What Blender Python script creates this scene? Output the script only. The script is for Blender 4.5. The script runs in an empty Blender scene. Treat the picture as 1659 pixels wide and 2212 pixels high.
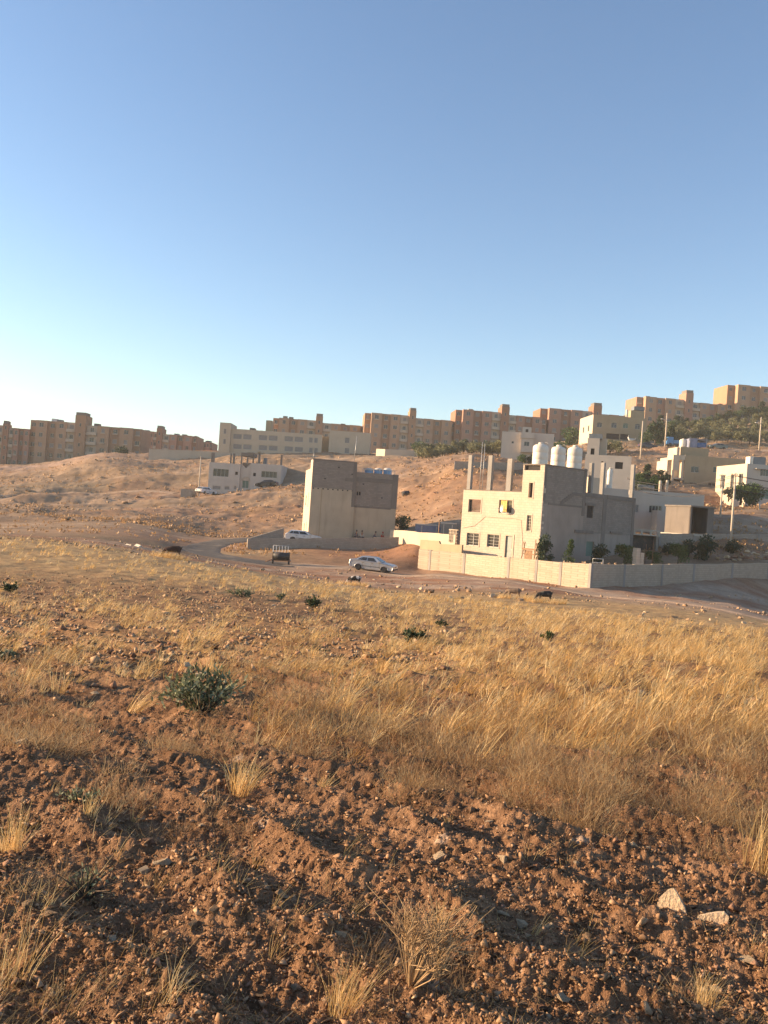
import bpy, bmesh, math, random
import numpy as np
from mathutils import Matrix, Vector

random.seed(7)
rng = np.random.default_rng(11)
SC = bpy.context.scene
COL = SC.collection

# ------------------------------------------------------------------ camera, sky, sun, exposure
F, TH, EYE = 1914.0, math.radians(4.0), 1.6
cam_d = bpy.data.cameras.new('camera')
cam = bpy.data.objects.new('camera', cam_d)
COL.objects.link(cam)
cam_d.sensor_fit = 'VERTICAL'
cam_d.sensor_height = 36.0
cam_d.lens = 36.0 * F / 2212.0
cam_d.clip_start = 0.1
cam_d.clip_end = 9000
cam.matrix_world = Matrix.Translation((0, 0, EYE)) @ Matrix.Rotation(math.radians(90), 4, 'X') @ Matrix.Rotation(TH, 4, 'Z')
SC.camera = cam

SUN_EL = math.radians(12.0)
SUN_AZ = math.radians(-80)          # from the view direction (+Y), negative = left
world = bpy.data.worlds.new("World")
SC.world = world
world.use_nodes = True
wn = world.node_tree
wn.nodes.clear()
sky = wn.nodes.new('ShaderNodeTexSky')
sky.sky_type = 'NISHITA'
sky.sun_disc = False
sky.sun_elevation = SUN_EL
sky.sun_rotation = SUN_AZ
sky.altitude = 700
sky.air_density = 1.0
sky.dust_density = 0.8
sky.ozone_density = 1.6
bg = wn.nodes.new('ShaderNodeBackground')
bg.inputs['Strength'].default_value = 0.102
hs = wn.nodes.new('ShaderNodeHueSaturation')
hs.inputs['Saturation'].default_value = 1.08
hs.inputs['Hue'].default_value = 0.504
wo = wn.nodes.new('ShaderNodeOutputWorld')
wn.links.new(sky.outputs[0], hs.inputs['Color'])
wn.links.new(hs.outputs[0], bg.inputs['Color'])
wn.links.new(bg.outputs[0], wo.inputs['Surface'])

sun_d = bpy.data.lights.new('sun', 'SUN')
sun_d.energy = 5.0
sun_d.angle = math.radians(0.5)
sun_d.color = (1.0, 0.72, 0.45)
sun = bpy.data.objects.new('sun', sun_d)
COL.objects.link(sun)
sdir = Vector((math.sin(SUN_AZ) * math.cos(SUN_EL), math.cos(SUN_AZ) * math.cos(SUN_EL), math.sin(SUN_EL)))
sun.rotation_euler = sdir.to_track_quat('Z', 'Y').to_euler()
sun.location = sdir * 50

vs = SC.view_settings
vs.view_transform = 'Standard'
vs.look = 'None'
vs.gamma = 1.0
vs.exposure = 1.38

# ------------------------------------------------------------------ helpers: rays, objects, mesh builder
CT, ST = math.cos(TH), math.sin(TH)
def lv(px, py):
    u = px - 829.5; v = py - 1106.0
    return u * CT + v * ST, -u * ST + v * CT
def P(px, py, Y):
    u, v = lv(px, py)
    return Vector((Y * u / F, Y, EYE - Y * v / F))

def tag(o, label=None, cat=None, group=None, kind=None):
    if label: o['label'] = label
    if cat: o['category'] = cat
    if group: o['group'] = group
    if kind: o['kind'] = kind
    return o
def empty(name, loc, rz=0.0, label=None, cat=None, group=None):
    o = bpy.data.objects.new(name, None)
    COL.objects.link(o)
    o.empty_display_size = 0.3
    o.location = loc
    o.rotation_euler = (0, 0, rz)
    return tag(o, label, cat, group)
def kids(o): return [c for c in bpy.data.objects if c.parent == o]
def copy_tree(o, parent=None):
    c = o.copy()
    COL.objects.link(c)
    if parent is not None: c.parent = parent
    for ch in list(KIDS.get(o.name, [])):
        d = copy_tree(ch, c)
        KIDS.setdefault(c.name, []).append(d)
    return c
KIDS = {}

class MB:
    def __init__(s):
        s.v = []; s.f = []; s.m = []; s.sm = []
        s.T = None
    def pt(s, p):
        return tuple(s.T @ Vector(p)) if s.T is not None else tuple(p)
    def face(s, pts, m=0, smooth=False):
        b = len(s.v)
        s.v += [s.pt(p) for p in pts]
        s.f.append(tuple(range(b, b + len(pts)))); s.m.append(m); s.sm.append(smooth)
    def box(s, x0, x1, y0, y1, z0, z1, m=0, top=True):
        b = len(s.v)
        s.v += [s.pt(p) for p in ((x0,y0,z0),(x1,y0,z0),(x1,y1,z0),(x0,y1,z0),(x0,y0,z1),(x1,y0,z1),(x1,y1,z1),(x0,y1,z1))]
        for q in ((0,3,2,1),(4,5,6,7),(0,1,5,4),(1,2,6,5),(2,3,7,6),(3,0,4,7)):
            s.f.append(tuple(b + i for i in q)); s.m.append(m); s.sm.append(False)
    def hexa(s, bot, topp, m=0):
        b = len(s.v)
        s.v += [s.pt(p) for p in list(bot) + list(topp)]
        for q in ((0,3,2,1),(4,5,6,7),(0,1,5,4),(1,2,6,5),(2,3,7,6),(3,0,4,7)):
            s.f.append(tuple(b + i for i in q)); s.m.append(m); s.sm.append(False)
    def rings(s, rings, m=0, smooth=True, cap=True):
        b = len(s.v); n = len(rings[0])
        for r in rings: s.v += [s.pt(p) for p in r]
        for i in range(len(rings) - 1):
            for j in range(n):
                k = (j + 1) % n
                s.f.append((b+i*n+j, b+i*n+k, b+(i+1)*n+k, b+(i+1)*n+j)); s.m.append(m); s.sm.append(smooth)
        if cap:
            s.f.append(tuple(b + j for j in range(n))[::-1]); s.m.append(m); s.sm.append(False)
            s.f.append(tuple(b + (len(rings)-1)*n + j for j in range(n))); s.m.append(m); s.sm.append(False)
    def tube(s, pts, rads, n=8, m=0, cap=True, smooth=True):
        pts = [Vector(p) for p in pts]
        if not hasattr(rads, '__len__'): rads = [rads] * len(pts)
        rings = []
        for i, p in enumerate(pts):
            d = (pts[min(i+1, len(pts)-1)] - pts[max(i-1, 0)]).normalized()
            a = Vector((0,0,1)) if abs(d.z) < 0.9 else Vector((1,0,0))
            e1 = d.cross(a).normalized(); e2 = d.cross(e1).normalized()
            rings.append([p + (e1 * math.cos(2*math.pi*j/n) + e2 * math.sin(2*math.pi*j/n)) * rads[i] for j in range(n)])
        s.rings(rings, m, smooth, cap)
    def lathe(s, prof, n=20, m=0, c=(0,0,0)):
        s.rings([[(c[0]+r*math.cos(2*math.pi*j/n), c[1]+r*math.sin(2*math.pi*j/n), c[2]+z) for j in range(n)] for r, z in prof], m)
    def build(s, name, mats, parent=None, loc=None, rz=None):
        me = bpy.data.meshes.new(name)
        me.from_pydata(s.v, [], s.f)
        if not isinstance(mats, (list, tuple)): mats = [mats]
        for mt in mats: me.materials.append(mt)
        me.polygons.foreach_set('material_index', s.m)
        me.polygons.foreach_set('use_smooth', s.sm)
        me.update()
        return link(name, me, parent, loc, rz)
def link(name, me, parent=None, loc=None, rz=None):
    o = bpy.data.objects.new(name, me)
    COL.objects.link(o)
    if parent is not None:
        o.parent = parent
        KIDS.setdefault(parent.name, []).append(o)
    if loc is not None: o.location = loc
    if rz is not None: o.rotation_euler = (0, 0, rz)
    return o

def fix_normals(o):
    bm = bmesh.new(); bm.from_mesh(o.data)
    bmesh.ops.remove_doubles(bm, verts=bm.verts, dist=1e-5)
    bmesh.ops.recalc_face_normals(bm, faces=bm.faces)
    bm.to_mesh(o.data); bm.free()
    return o

# ------------------------------------------------------------------ noise
def _h(ix, iy, seed):
    ix = ix.astype(np.int64); iy = iy.astype(np.int64)
    n = (ix * 374761393 + iy * 668265263 + seed * 2246822519) & 0xffffffff
    n = ((n ^ (n >> 13)) * 1274126177) & 0xffffffff
    n = n ^ (n >> 16)
    return (n & 0xffff) / 65535.0
def vn(x, y, seed=0):
    x = np.asarray(x, float); y = np.asarray(y, float)
    ix = np.floor(x); iy = np.floor(y)
    fx = x - ix; fy = y - iy
    fx = fx*fx*fx*(fx*(fx*6-15)+10); fy = fy*fy*fy*(fy*(fy*6-15)+10)
    a = _h(ix, iy, seed); b = _h(ix+1, iy, seed); c = _h(ix, iy+1, seed); d = _h(ix+1, iy+1, seed)
    return (a + (b-a)*fx) * (1-fy) + (c + (d-c)*fx) * fy
def fbm(x, y, seed=0, o=4):
    s = 0; a = 0.5; t = 0
    for i in range(o):
        ca, sa = math.cos(0.6*i+0.3), math.sin(0.6*i+0.3)
        s = s + a * (vn(x*ca - y*sa, x*sa + y*ca, seed + i*17) - 0.5); t += a
        x = x * 2.03; y = y * 2.03; a *= 0.5
    return s / t * 2          # about -1..1
def sstep(a, b, x):
    t = np.clip((x - a) / (b - a), 0, 1)
    return t*t*(3-2*t)

# ------------------------------------------------------------------ terrain: smooth surface through surveyed points
CTRL = [  # pixel x, pixel y, distance
    (-400,1150,50),(0,1162,48),(250,1187,50),(415,1213,52),(600,1245,50),(823,1284,42),(1040,1303,38),(1240,1324,36),(1450,1345,33),(1659,1367,31),(2000,1395,30),
    # bank and track in front of the walls
    (850,1266,60),(1000,1268,60),(1200,1276,60),(1400,1300,54),(1659,1345,47),
    (1600,1318,57),(1450,1300,60),(1275,1285,66),(1100,1255,73),(950,1240,82),(800,1234,84),(620,1222,86),(480,1205,89),(400,1188,96),(470,1168,113),(530,1163,121),
    (1275,1271,73),(1400,1266,80),(1659,1257,91),(2000,1250,105),(905,1228,93),(1090,1249,82),
    # middle houses
    (540,1188,101),(700,1186,102),(845,1182,104),(670,1168,109),(850,1163,111),(900,1189,98),(600,1160,128),
    (600,1128,142),(600,1092,158),(660,1070,170),(450,1150,130),(450,1110,150),
    # left valley and hill
    (-300,1150,90),(0,1152,95),(100,1155,92),(250,1166,84),(350,1175,93),(0,1120,130),(-300,1120,140),(200,1135,112),(330,1140,118),(200,1100,150),(330,1090,162),(0,1082,172),
    (0,1066,190),(120,1068,190),(200,1060,195),(330,1060,188),(400,1068,182),(455,1061,185),(530,1056,186),(607,1047,186),(0,1030,225),(-300,1040,230),
    (100,1006,252),(0,1007,262),(215,988,236),(300,990,240),(400,1010,225),(400,990,240),(600,987,234),(520,1000,222),
    # middle hill
    (700,1010,205),(760,1005,210),(830,988,232),(860,1003,205),(950,992,218),(900,1060,150),(900,1118,126),(950,1140,114),(950,1040,158),(985,1022,152),(1120,1022,154),(985,1010,165),
    (1050,987,215),(1140,1004,202),(1240,985,210),
    # platform of the big yard
    (1000,1212,98),(1170,1225,89),(1350,1225,88),(960,1234,90),(1030,1243,86.5),(1150,1257,78.5),(1210,1265,76),(1500,1200,96),(1640,1196,98),(1500,1155,104),(1640,1150,106),(1430,1150,112),(1550,1110,124),(1640,1100,130),
    (1300,1075,135),(1200,1060,130),(1600,1084,150),(1500,1060,162),(1640,1040,172),
    (1400,997,188),(1400,985,200),(1550,990,200),(1395,970,214),(1460,968,214),(1550,970,215),(1655,972,216),(1330,955,236),
    (1400,938,275),(1500,930,285),(1600,918,292),(1659,912,292),(1900,890,300),
    (1659,950,240),(1550,952,235),(1480,952,240),
    # far ridge
    (900,978,300),(700,985,300),(1000,968,300),(1200,960,300),(100,1000,285),(300,992,285),
]
cx, cl, ch = [], [], []
def _add(X, Y, Z):
    cx.append(X / (Y + 3.0)); cl.append(math.log(Y + 3.0) * 0.33); ch.append(Z / (Y + 3.0))
for a in CTRL:
    p = P(*a); _add(p.x, p.y, p.z)
for X in (-6, -2, 0, 2, 6): _add(X, -1.5, 0.0)
for X in (-4, -1.5, 0, 1.5, 4): _add(X, 3.5, -0.02)
for X in (-5, 0, 5): _add(X, 8, -0.22)
for X in (-8, 0, 8): _add(X, 16, -0.66)
for X in (-12, -2, 9): _add(X, 28, -1.25)
for X, Z in ((-400, -6), (-150, 6), (0, 14), (200, 28), (500, 40)): _add(X, 420, Z)
for X, Z in ((-900, -60), (0, -40), (900, -20)): _add(X, 1100, Z)
for X, Z in ((-3000, -150), (0, -150), (3000, -150)): _add(X, 4000, Z)
cx = np.array(cx); cl = np.array(cl); ch = np.array(ch)
def _phi(r2): return 0.5 * r2 * np.log(np.maximum(r2, 1e-12))
_n = len(cx)
K = _phi((cx[:,None]-cx[None,:])**2 + (cl[:,None]-cl[None,:])**2) + np.eye(_n) * 2e-5
Pm = np.stack([np.ones(_n), cx, cl], 1)
A = np.zeros((_n+3, _n+3)); A[:_n,:_n] = K; A[:_n,_n:] = Pm; A[_n:,:_n] = Pm.T
W = np.linalg.solve(A, np.concatenate([ch, np.zeros(3)]))
def smooth_z(X, Y):
    X = np.asarray(X, float); Y = np.asarray(Y, float)
    sh = X.shape; X = X.ravel(); Y = Y.ravel()
    out = np.empty(X.size)
    for i in range(0, X.size, 60000):
        x = X[i:i+60000] / (Y[i:i+60000] + 3.0); l = np.log(Y[i:i+60000] + 3.0) * 0.33
        r2 = (x[:,None]-cx)**2 + (l[:,None]-cl)**2
        out[i:i+60000] = (_phi(r2) @ W[:_n] + W[_n] + W[_n+1]*x + W[_n+2]*l) * (Y[i:i+60000] + 3.0)
    return out.reshape(sh)

def poly_from_px(pts): return np.array([[P(*p).x, P(*p).y] for p in pts])
ROADS = {   # centre lines
    'dirt_road': (poly_from_px([(2300,1420,40),(1900,1372,46),(1659,1335,51),(1450,1304,59),(1275,1284,66),(1100,1257,73),(950,1243,80),(800,1233,85),(700,1228,86),(600,1222,87)]), 4.2),
    'asphalt_road': (poly_from_px([(640,1224,86.5),(560,1217,87),(500,1210,89),(450,1199,93),(432,1188,98),(455,1176,106),(500,1168,114),(560,1164,121),(640,1160,128)]), 4.8),
    'hill_road': (poly_from_px([(1340,972,208),(1400,970,213),(1480,969,214),(1560,971,214),(1660,974,214),(1800,978,214)]), 6.0),
    'footpath': (poly_from_px([(-200,1086,165),(0,1078,176),(150,1071,186),(300,1066,188),(380,1070,184)]), 2.4),
}
def densify(p, step=1.0):
    out = []
    n = len(p)
    for i in range(n - 1):
        p0 = p[max(i-1,0)]; p1 = p[i]; p2 = p[i+1]; p3 = p[min(i+2,n-1)]
        k = max(2, int(np.linalg.norm(p2-p1) / step))
        for j in range(k):
            t = j / k
            out.append(0.5*((2*p1) + (-p0+p2)*t + (2*p0-5*p1+4*p2-p3)*t*t + (-p0+3*p1-3*p2+p3)*t**3))
    out.append(p[-1])
    return np.array(out)
RD = {k: (densify(v[0]), v[1]) for k, v in ROADS.items()}
def road_dist(X, Y):
    d = np.full(X.shape, 1e9)
    for p, w in RD.values():
        q = p[::2]
        for i in range(len(q)):
            dd = (X - q[i,0])**2 + (Y - q[i,1])**2
            d = np.minimum(d, np.sqrt(dd) - w/2)
    return d

def detail(X, Y, near=True):
    """height that is not in the survey: furrows, clods, humps"""
    a = math.radians(-38)
    ux = X*math.cos(a) + Y*math.sin(a); uy = -X*math.sin(a) + Y*math.cos(a)
    wob = 0.26*fbm(ux*0.75, uy*0.75, 3, 2) + 0.13*fbm(ux*1.7+5, uy*1.7, 4, 2)
    ph = (uy + wob) / 0.60
    saw = np.abs((ph - np.floor(ph)) - 0.5) * 2
    ridge = saw**1.8
    fade = 1 - sstep(9, 22, Y)
    h = ridge * (0.098 + 0.04*fbm(X*0.8, Y*0.8, 9, 2)) * fade
    h = h + 0.05 * fbm(X*0.9, Y*0.9, 21, 2) * (1 - sstep(35, 60, Y))
    if near:
        nf = 1 - sstep(9, 15, Y)
        c1 = fbm(X*7, Y*7, 31, 3); c2 = np.abs(fbm(X*19, Y*19, 37, 2)); c3 = np.abs(fbm(X*45, Y*45, 41, 2))
        h = h + nf*(0.022*c1 + 0.030*c2 + 0.020*c3)
        h = h + (1-nf) * (1 - sstep(30, 60, Y)) * 0.03 * fbm(X*2.5, Y*2.5, 43, 2)
    mid = sstep(35, 60, Y) * (1 - sstep(80, 110, Y))
    h = h + mid * (0.10*fbm(X*0.5, Y*0.5, 51, 3) + 0.10*np.abs(fbm(X*0.16, Y*0.3, 52, 2)))
    far = sstep(110, 150, Y) * (1 - sstep(280, 330, Y))
    hump = fbm(X*0.045, Y*0.06, 61, 3)
    terr = np.abs(fbm(X*0.02+3, Y*0.085, 67, 3))
    h = h + far * (0.9*hump + 1.3*(terr - 0.25) + 0.42*fbm(X*0.35, Y*0.5, 63, 4) + 0.9*sstep(0.1,0.35,fbm(X*0.012+7, Y*0.07, 69, 2)))
    return h
def Gz(X, Y, near=True):
    X = np.atleast_1d(np.asarray(X, float)); Y = np.atleast_1d(np.asarray(Y, float))
    z = smooth_z(X, Y); d = detail(X, Y, near)
    m = np.ones(X.shape)
    s = Y > 35
    if s.any(): m[s] = sstep(0.3, 4.0, road_dist(X[s], Y[s]))
    return z + d * m
def g1(x, y): return float(Gz([x], [y])[0])

def make_grid():
    uc = np.linspace(-0.52, 0.52, 620)
    side = 0.52 + np.geomspace(0.004, 1.1, 60)
    u = np.concatenate([-side[::-1], uc, side])
    r = np.concatenate([np.geomspace(1.6, 4.2, 140)[:-1], np.geomspace(4.2, 17, 620)[:-1], np.geomspace(17, 330, 560)[:-1], np.geomspace(330, 1300, 40)])
    U, R = np.meshgrid(u, r)
    return U*R, R-3.0
GX, GY = make_grid()
GZ = Gz(GX.ravel(), GY.ravel()).reshape(GX.shape)

# real colour of the ground, metre by metre
def spot(px, py, Y, rx, ry):
    p = P(px, py, Y)
    return np.exp(-(((X_-p.x)/rx)**2 + ((Y_-p.y)/ry)**2))
X_, Y_ = GX.ravel(), GY.ravel()
def mixc(c, col, w): return c*(1-w[:,None]) + np.array(col)[None,:]*w[:,None]
C = np.tile(np.array([0.195,0.105,0.055]), (X_.size,1))
n1 = fbm(X_*0.35, Y_*0.35, 71, 4); n2 = fbm(X_*2.2, Y_*2.2, 73, 3); n3 = fbm(X_*0.05, Y_*0.09, 75, 4); n4 = fbm(X_*11, Y_*11, 76, 2)
C = mixc(C, [0.31,0.178,0.098], np.clip(0.3+1.1*n4, 0, 1)*(1-sstep(10,20,Y_)))
C = mixc(C, [0.34,0.205,0.10], sstep(6.5, 12, Y_) * np.clip(0.45+0.7*n2,0,1))
C = mixc(C, [0.46,0.30,0.14], sstep(22, 36, Y_) * (1-sstep(46,58,Y_)) * np.clip(0.8+0.5*n2,0,1))
C = mixc(C, [0.31,0.16,0.09], sstep(50, 60, Y_) * (1-sstep(84,96,Y_)))
C = mixc(C, [0.40,0.28,0.19], sstep(42, 60, Y_) * (1-sstep(84,96,Y_)) * np.clip(0.35+1.4*n1+0.35*(X_>14),0,1))
hill = sstep(84, 100, Y_)
C = mixc(C, [0.305,0.205,0.128], hill)
C = mixc(C, [0.29,0.163,0.097], hill*np.clip(0.2+1.3*n3,0,1))
C = mixc(C, [0.42,0.29,0.19], hill*np.clip(-0.1+1.6*n1,0,1))
C = mixc(C, [0.19,0.125,0.07], hill*np.clip(-0.35+2.4*fbm(X_*0.05, Y_*0.35, 79, 4),0,1)*0.8)
for px, py, Y, rx, ry, col, s in (
    (30,1062,196,34,6,[0.13,0.115,0.075],0.9),(250,1168,84,12,7,[0.10,0.085,0.05],0.85),(160,1150,92,16,8,[0.22,0.15,0.09],0.7),
    (120,1000,252,22,9,[0.42,0.28,0.21],0.9),(215,988,236,20,6,[0.46,0.32,0.22],0.8),(70,1130,125,30,9,[0.23,0.15,0.09],0.6),
    (700,1180,99,24,6,[0.36,0.17,0.09],0.8),(560,1195,97,6,5,[0.42,0.33,0.17],0.6),(930,1010,190,18,8,[0.42,0.26,0.17],0.7),
    (960,1080,140,18,12,[0.30,0.16,0.09],0.7),(1430,985,200,14,6,[0.36,0.18,0.10],0.8),(1600,985,195,25,5,[0.40,0.26,0.17],0.7),
    (480,1130,135,26,12,[0.40,0.25,0.14],0.6),(600,1110,145,14,8,[0.37,0.21,0.12],0.6),(1550,940,250,40,30,[0.34,0.26,0.15],0.8),
    (820,985,228,30,6,[0.44,0.33,0.22],0.7)):
    C = mixc(C, col, np.clip(spot(px,py,Y,rx,ry)*s*(0.8+0.6*n1),0,1))
C = np.clip(C, 0.01, 1)

# ------------------------------------------------------------------ materials
def newmat(name):
    m = bpy.data.materials.new(name); m.use_nodes = True
    nt = m.node_tree; nt.nodes.clear()
    out = nt.nodes.new('ShaderNodeOutputMaterial'); b = nt.nodes.new('ShaderNodeBsdfPrincipled')
    nt.links.new(b.outputs[0], out.inputs['Surface'])
    return m, nt, b
def N(nt, t, **kw):
    n = nt.nodes.new(t)
    for k, v in kw.items():
        if k in n.inputs: n.inputs[k].default_value = v
        else: setattr(n, k, v)
    return n
def noise(nt, vec, scale, detail=4, rough=0.55):
    n = N(nt, 'ShaderNodeTexNoise'); n.inputs['Scale'].default_value = scale
    n.inputs['Detail'].default_value = detail; n.inputs['Roughness'].default_value = rough
    nt.links.new(vec, n.inputs['Vector']); return n.outputs['Fac']
def rng_(nt, val, a, b, c, d):
    n = N(nt, 'ShaderNodeMapRange')
    for i, x in enumerate((a, b, c, d)): n.inputs[i+1].default_value = x
    nt.links.new(val, n.inputs[0]); return n.outputs[0]
def mixcol(nt, fac, a, b, mode='MIX'):
    n = nt.nodes.new('ShaderNodeMix'); n.data_type = 'RGBA'; n.blend_type = mode
    if isinstance(fac, float): n.inputs[0].default_value = fac
    else: nt.links.new(fac, n.inputs[0])
    for k, x in ((6, a), (7, b)):
        if isinstance(x, tuple): n.inputs[k].default_value = (*x, 1) if len(x) == 3 else x
        else: nt.links.new(x, n.inputs[k])
    return n.outputs[2]
def bump(nt, h, dist, strength=1.0):
    n = N(nt, 'ShaderNodeBump'); n.inputs['Strength'].default_value = strength; n.inputs['Distance'].default_value = dist
    nt.links.new(h, n.inputs['Height']); return n.outputs[0]
def plain(name, col, rough=0.85, var=0.12, scale=1.5, bmp=0.0, metal=0.0, dirt=None, dirt_scale=0.6, spec=None):
    m, nt, b = newmat(name)
    tc = N(nt, 'ShaderNodeTexCoord').outputs['Object']
    f = noise(nt, tc, scale)
    lo = tuple(c*(1-var*1.6) for c in col); hi = tuple(min(1, c*(1+var)) for c in col)
    c = mixcol(nt, rng_(nt, f, 0.3, 0.7, 0, 1), lo, hi)
    if dirt:
        d = rng_(nt, noise(nt, tc, dirt_scale, 6, 0.65), 0.5, 0.72, 0, 0.75)
        c = mixcol(nt, d, c, dirt)
    nt.links.new(c, b.inputs['Base Color'])
    b.inputs['Roughness'].default_value = rough; b.inputs['Metallic'].default_value = metal
    if spec is not None: b.inputs['Specular IOR Level'].default_value = spec
    if bmp: nt.links.new(bump(nt, noise(nt, tc, scale*9, 5), bmp), b.inputs['Normal'])
    return m
def masonry(name, col, mortar, bw=0.4, bh=0.2, var=0.15, dirt=None, msize=0.012, dscale=0.5):
    m, nt, b = newmat(name)
    tc = N(nt, 'ShaderNodeTexCoord').outputs['Object']
    sp = N(nt, 'ShaderNodeSeparateXYZ'); nt.links.new(tc, sp.inputs[0])
    ad = N(nt, 'ShaderNodeMath', operation='ADD'); nt.links.new(sp.outputs[0], ad.inputs[0]); nt.links.new(sp.outputs[1], ad.inputs[1])
    cb = N(nt, 'ShaderNodeCombineXYZ'); nt.links.new(ad.outputs[0], cb.inputs[0]); nt.links.new(sp.outputs[2], cb.inputs[1])
    br = N(nt, 'ShaderNodeTexBrick'); br.inputs['Scale'].default_value = 1
    br.inputs['Brick Width'].default_value = bw; br.inputs['Row Height'].default_value = bh
    br.inputs['Mortar Size'].default_value = msize; br.inputs['Mortar Smooth'].default_value = 0.4
    br.inputs['Color1'].default_value = (*[c*(1-var) for c in col], 1); br.inputs['Color2'].default_value = (*[min(1,c*(1+var*0.8)) for c in col], 1)
    br.inputs['Mortar'].default_value = (*mortar, 1)
    nt.links.new(cb.outputs[0], br.inputs['Vector'])
    c = mixcol(nt, rng_(nt, noise(nt, tc, 0.7, 6, 0.65), 0.35, 0.7, 0, 0.45), br.outputs['Color'], dirt or tuple(x*0.72 for x in col))
    # rain streaks, stretched vertically
    mp = N(nt, 'ShaderNodeMapping'); mp.inputs['Scale'].default_value = (2.2, 2.2, 0.22); nt.links.new(tc, mp.inputs['Vector'])
    c = mixcol(nt, rng_(nt, noise(nt, mp.outputs[0], dscale, 5, 0.6), 0.52, 0.75, 0, 0.35), c, tuple(x*0.55 for x in col))
    nt.links.new(c, b.inputs['Base Color']); b.inputs['Roughness'].default_value = 0.92; b.inputs['Specular IOR Level'].default_value = 0.2
    hh = N(nt, 'ShaderNodeMath', operation='SUBTRACT'); hh.inputs[0].default_value = 1.0; nt.links.new(br.outputs['Fac'], hh.inputs[1])
    nt.links.new(bump(nt, hh.outputs[0], 0.008), b.inputs['Normal'])
    return m
def plaster(name, col, var=0.1, dirt=None, dirt_amt=0.5, lines=None):
    m, nt, b = newmat(name)
    tc = N(nt, 'ShaderNodeTexCoord').outputs['Object']
    c = mixcol(nt, rng_(nt, noise(nt, tc, 0.45, 6, 0.6), 0.3, 0.7, 0, 1), tuple(x*(1-var*1.5) for x in col), tuple(min(1,x*(1+var)) for x in col))
    mp = N(nt, 'ShaderNodeMapping'); mp.inputs['Scale'].default_value = (1.6, 1.6, 0.16); nt.links.new(tc, mp.inputs['Vector'])
    c = mixcol(nt, rng_(nt, noise(nt, mp.outputs[0], 1.0, 6, 0.65), 0.5, 0.75, 0, dirt_amt), c, dirt or tuple(x*0.6 for x in col))
    nt.links.new(c, b.inputs['Base Color']); b.inputs['Roughness'].default_value = 0.9; b.inputs['Specular IOR Level'].default_value = 0.2
    nt.links.new(bump(nt, noise(nt, tc, 6, 6), 0.01), b.inputs['Normal'])
    return m

M = {}
def terrain_mat():
    m, nt, b = newmat('earth')
    at = N(nt, 'ShaderNodeAttribute'); at.attribute_name = 'earth_color'
    tc = N(nt, 'ShaderNodeTexCoord').outputs['Object']
    c = at.outputs['Color']
    f1 = noise(nt, tc, 0.8, 8, 0.7); f2 = noise(nt, tc, 9.0, 6, 0.7); f3 = noise(nt, tc, 60.0, 4, 0.7)
    def mul(c, f, lo, hi, a=0.3, bb=0.7):
        v = rng_(nt, f, a, bb, lo, hi)
        cc = N(nt, 'ShaderNodeCombineColor')
        for i in range(3): nt.links.new(v, cc.inputs[i])
        return mixcol(nt, 1.0, c, cc.outputs[0], 'MULTIPLY')
    c = mul(c, f1, 0.78, 1.22); c = mul(c, f2, 0.72, 1.25); c = mul(c, f3, 0.7, 1.3)
    # pale limestone chips of two sizes
    for sc, th, amt in ((26.0, 0.17, 0.7), (2.6, 0.13, 0.75)):
        vo = N(nt, 'ShaderNodeTexVoronoi'); vo.inputs['Scale'].default_value = sc; nt.links.new(tc, vo.inputs['Vector'])
        sel = rng_(nt, vo.outputs['Distance'], th, th*0.6, 0, amt)
        cr = N(nt, 'ShaderNodeSeparateColor'); nt.links.new(vo.outputs['Color'], cr.inputs[0])
        g = rng_(nt, cr.outputs[0], 0.62, 0.68, 0, 1)
        mu = N(nt, 'ShaderNodeMath', operation='MULTIPLY'); nt.links.new(sel, mu.inputs[0]); nt.links.new(g, mu.inputs[1])
        c = mixcol(nt, mu.outputs[0], c, (0.50, 0.36, 0.25))
    nt.links.new(c, b.inputs['Base Color'])
    b.inputs['Roughness'].default_value = 1.0; b.inputs['Specular IOR Level'].default_value = 0.1
    h = N(nt, 'ShaderNodeMath', operation='ADD'); nt.links.new(f2, h.inputs[0])
    h2 = N(nt, 'ShaderNodeMath', operation='MULTIPLY'); nt.links.new(f3, h2.inputs[0]); h2.inputs[1].default_value = 0.3
    nt.links.new(h2.outputs[0], h.inputs[1])
    nt.links.new(bump(nt, h.outputs[0], 0.035), b.inputs['Normal'])
    return m
M['earth'] = terrain_mat()
M['dirt_road'] = plain('packed dirt', (0.40,0.285,0.195), 1.0, 0.18, 1.2, 0.03, dirt=(0.33,0.19,0.11), dirt_scale=0.35, spec=0.1)
M['asphalt'] = plain('worn asphalt', (0.095,0.085,0.075), 0.95, 0.2, 1.0, 0.01, dirt=(0.27,0.21,0.15), dirt_scale=0.3, spec=0.2)
M['limestone'] = plain('limestone', (0.44,0.295,0.175), 0.95, 0.25, 3.0, 0.02, dirt=(0.30,0.17,0.10), dirt_scale=2.0, spec=0.2)
M['pale_stone'] = plain('pale stone', (0.60,0.45,0.29), 0.9, 0.15, 6.0, 0.01, dirt=(0.42,0.28,0.18), dirt_scale=5.0, spec=0.2)
M['red_stone'] = plain('reddish stone', (0.33,0.185,0.115), 0.95, 0.3, 4.0, 0.02, dirt=(0.22,0.11,0.06), dirt_scale=3.0, spec=0.2)
M['clod'] = plain('soil clod', (0.31,0.185,0.105), 1.0, 0.45, 22.0, 0.0, spec=0.1)
M['cream_block'] = masonry('cream stone blocks', (0.56,0.455,0.36), (0.40,0.32,0.25), 0.5, 0.25, 0.07, dirt=(0.58,0.46,0.30))
M['wall_block'] = masonry('sand coloured blocks', (0.43,0.35,0.262), (0.30,0.24,0.175), 0.4, 0.2, 0.10, msize=0.014, dirt=(0.42,0.32,0.22))
M['grey_block'] = masonry('grey cement blocks', (0.275,0.232,0.195), (0.20,0.165,0.135), 0.4, 0.2, 0.12)
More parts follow.
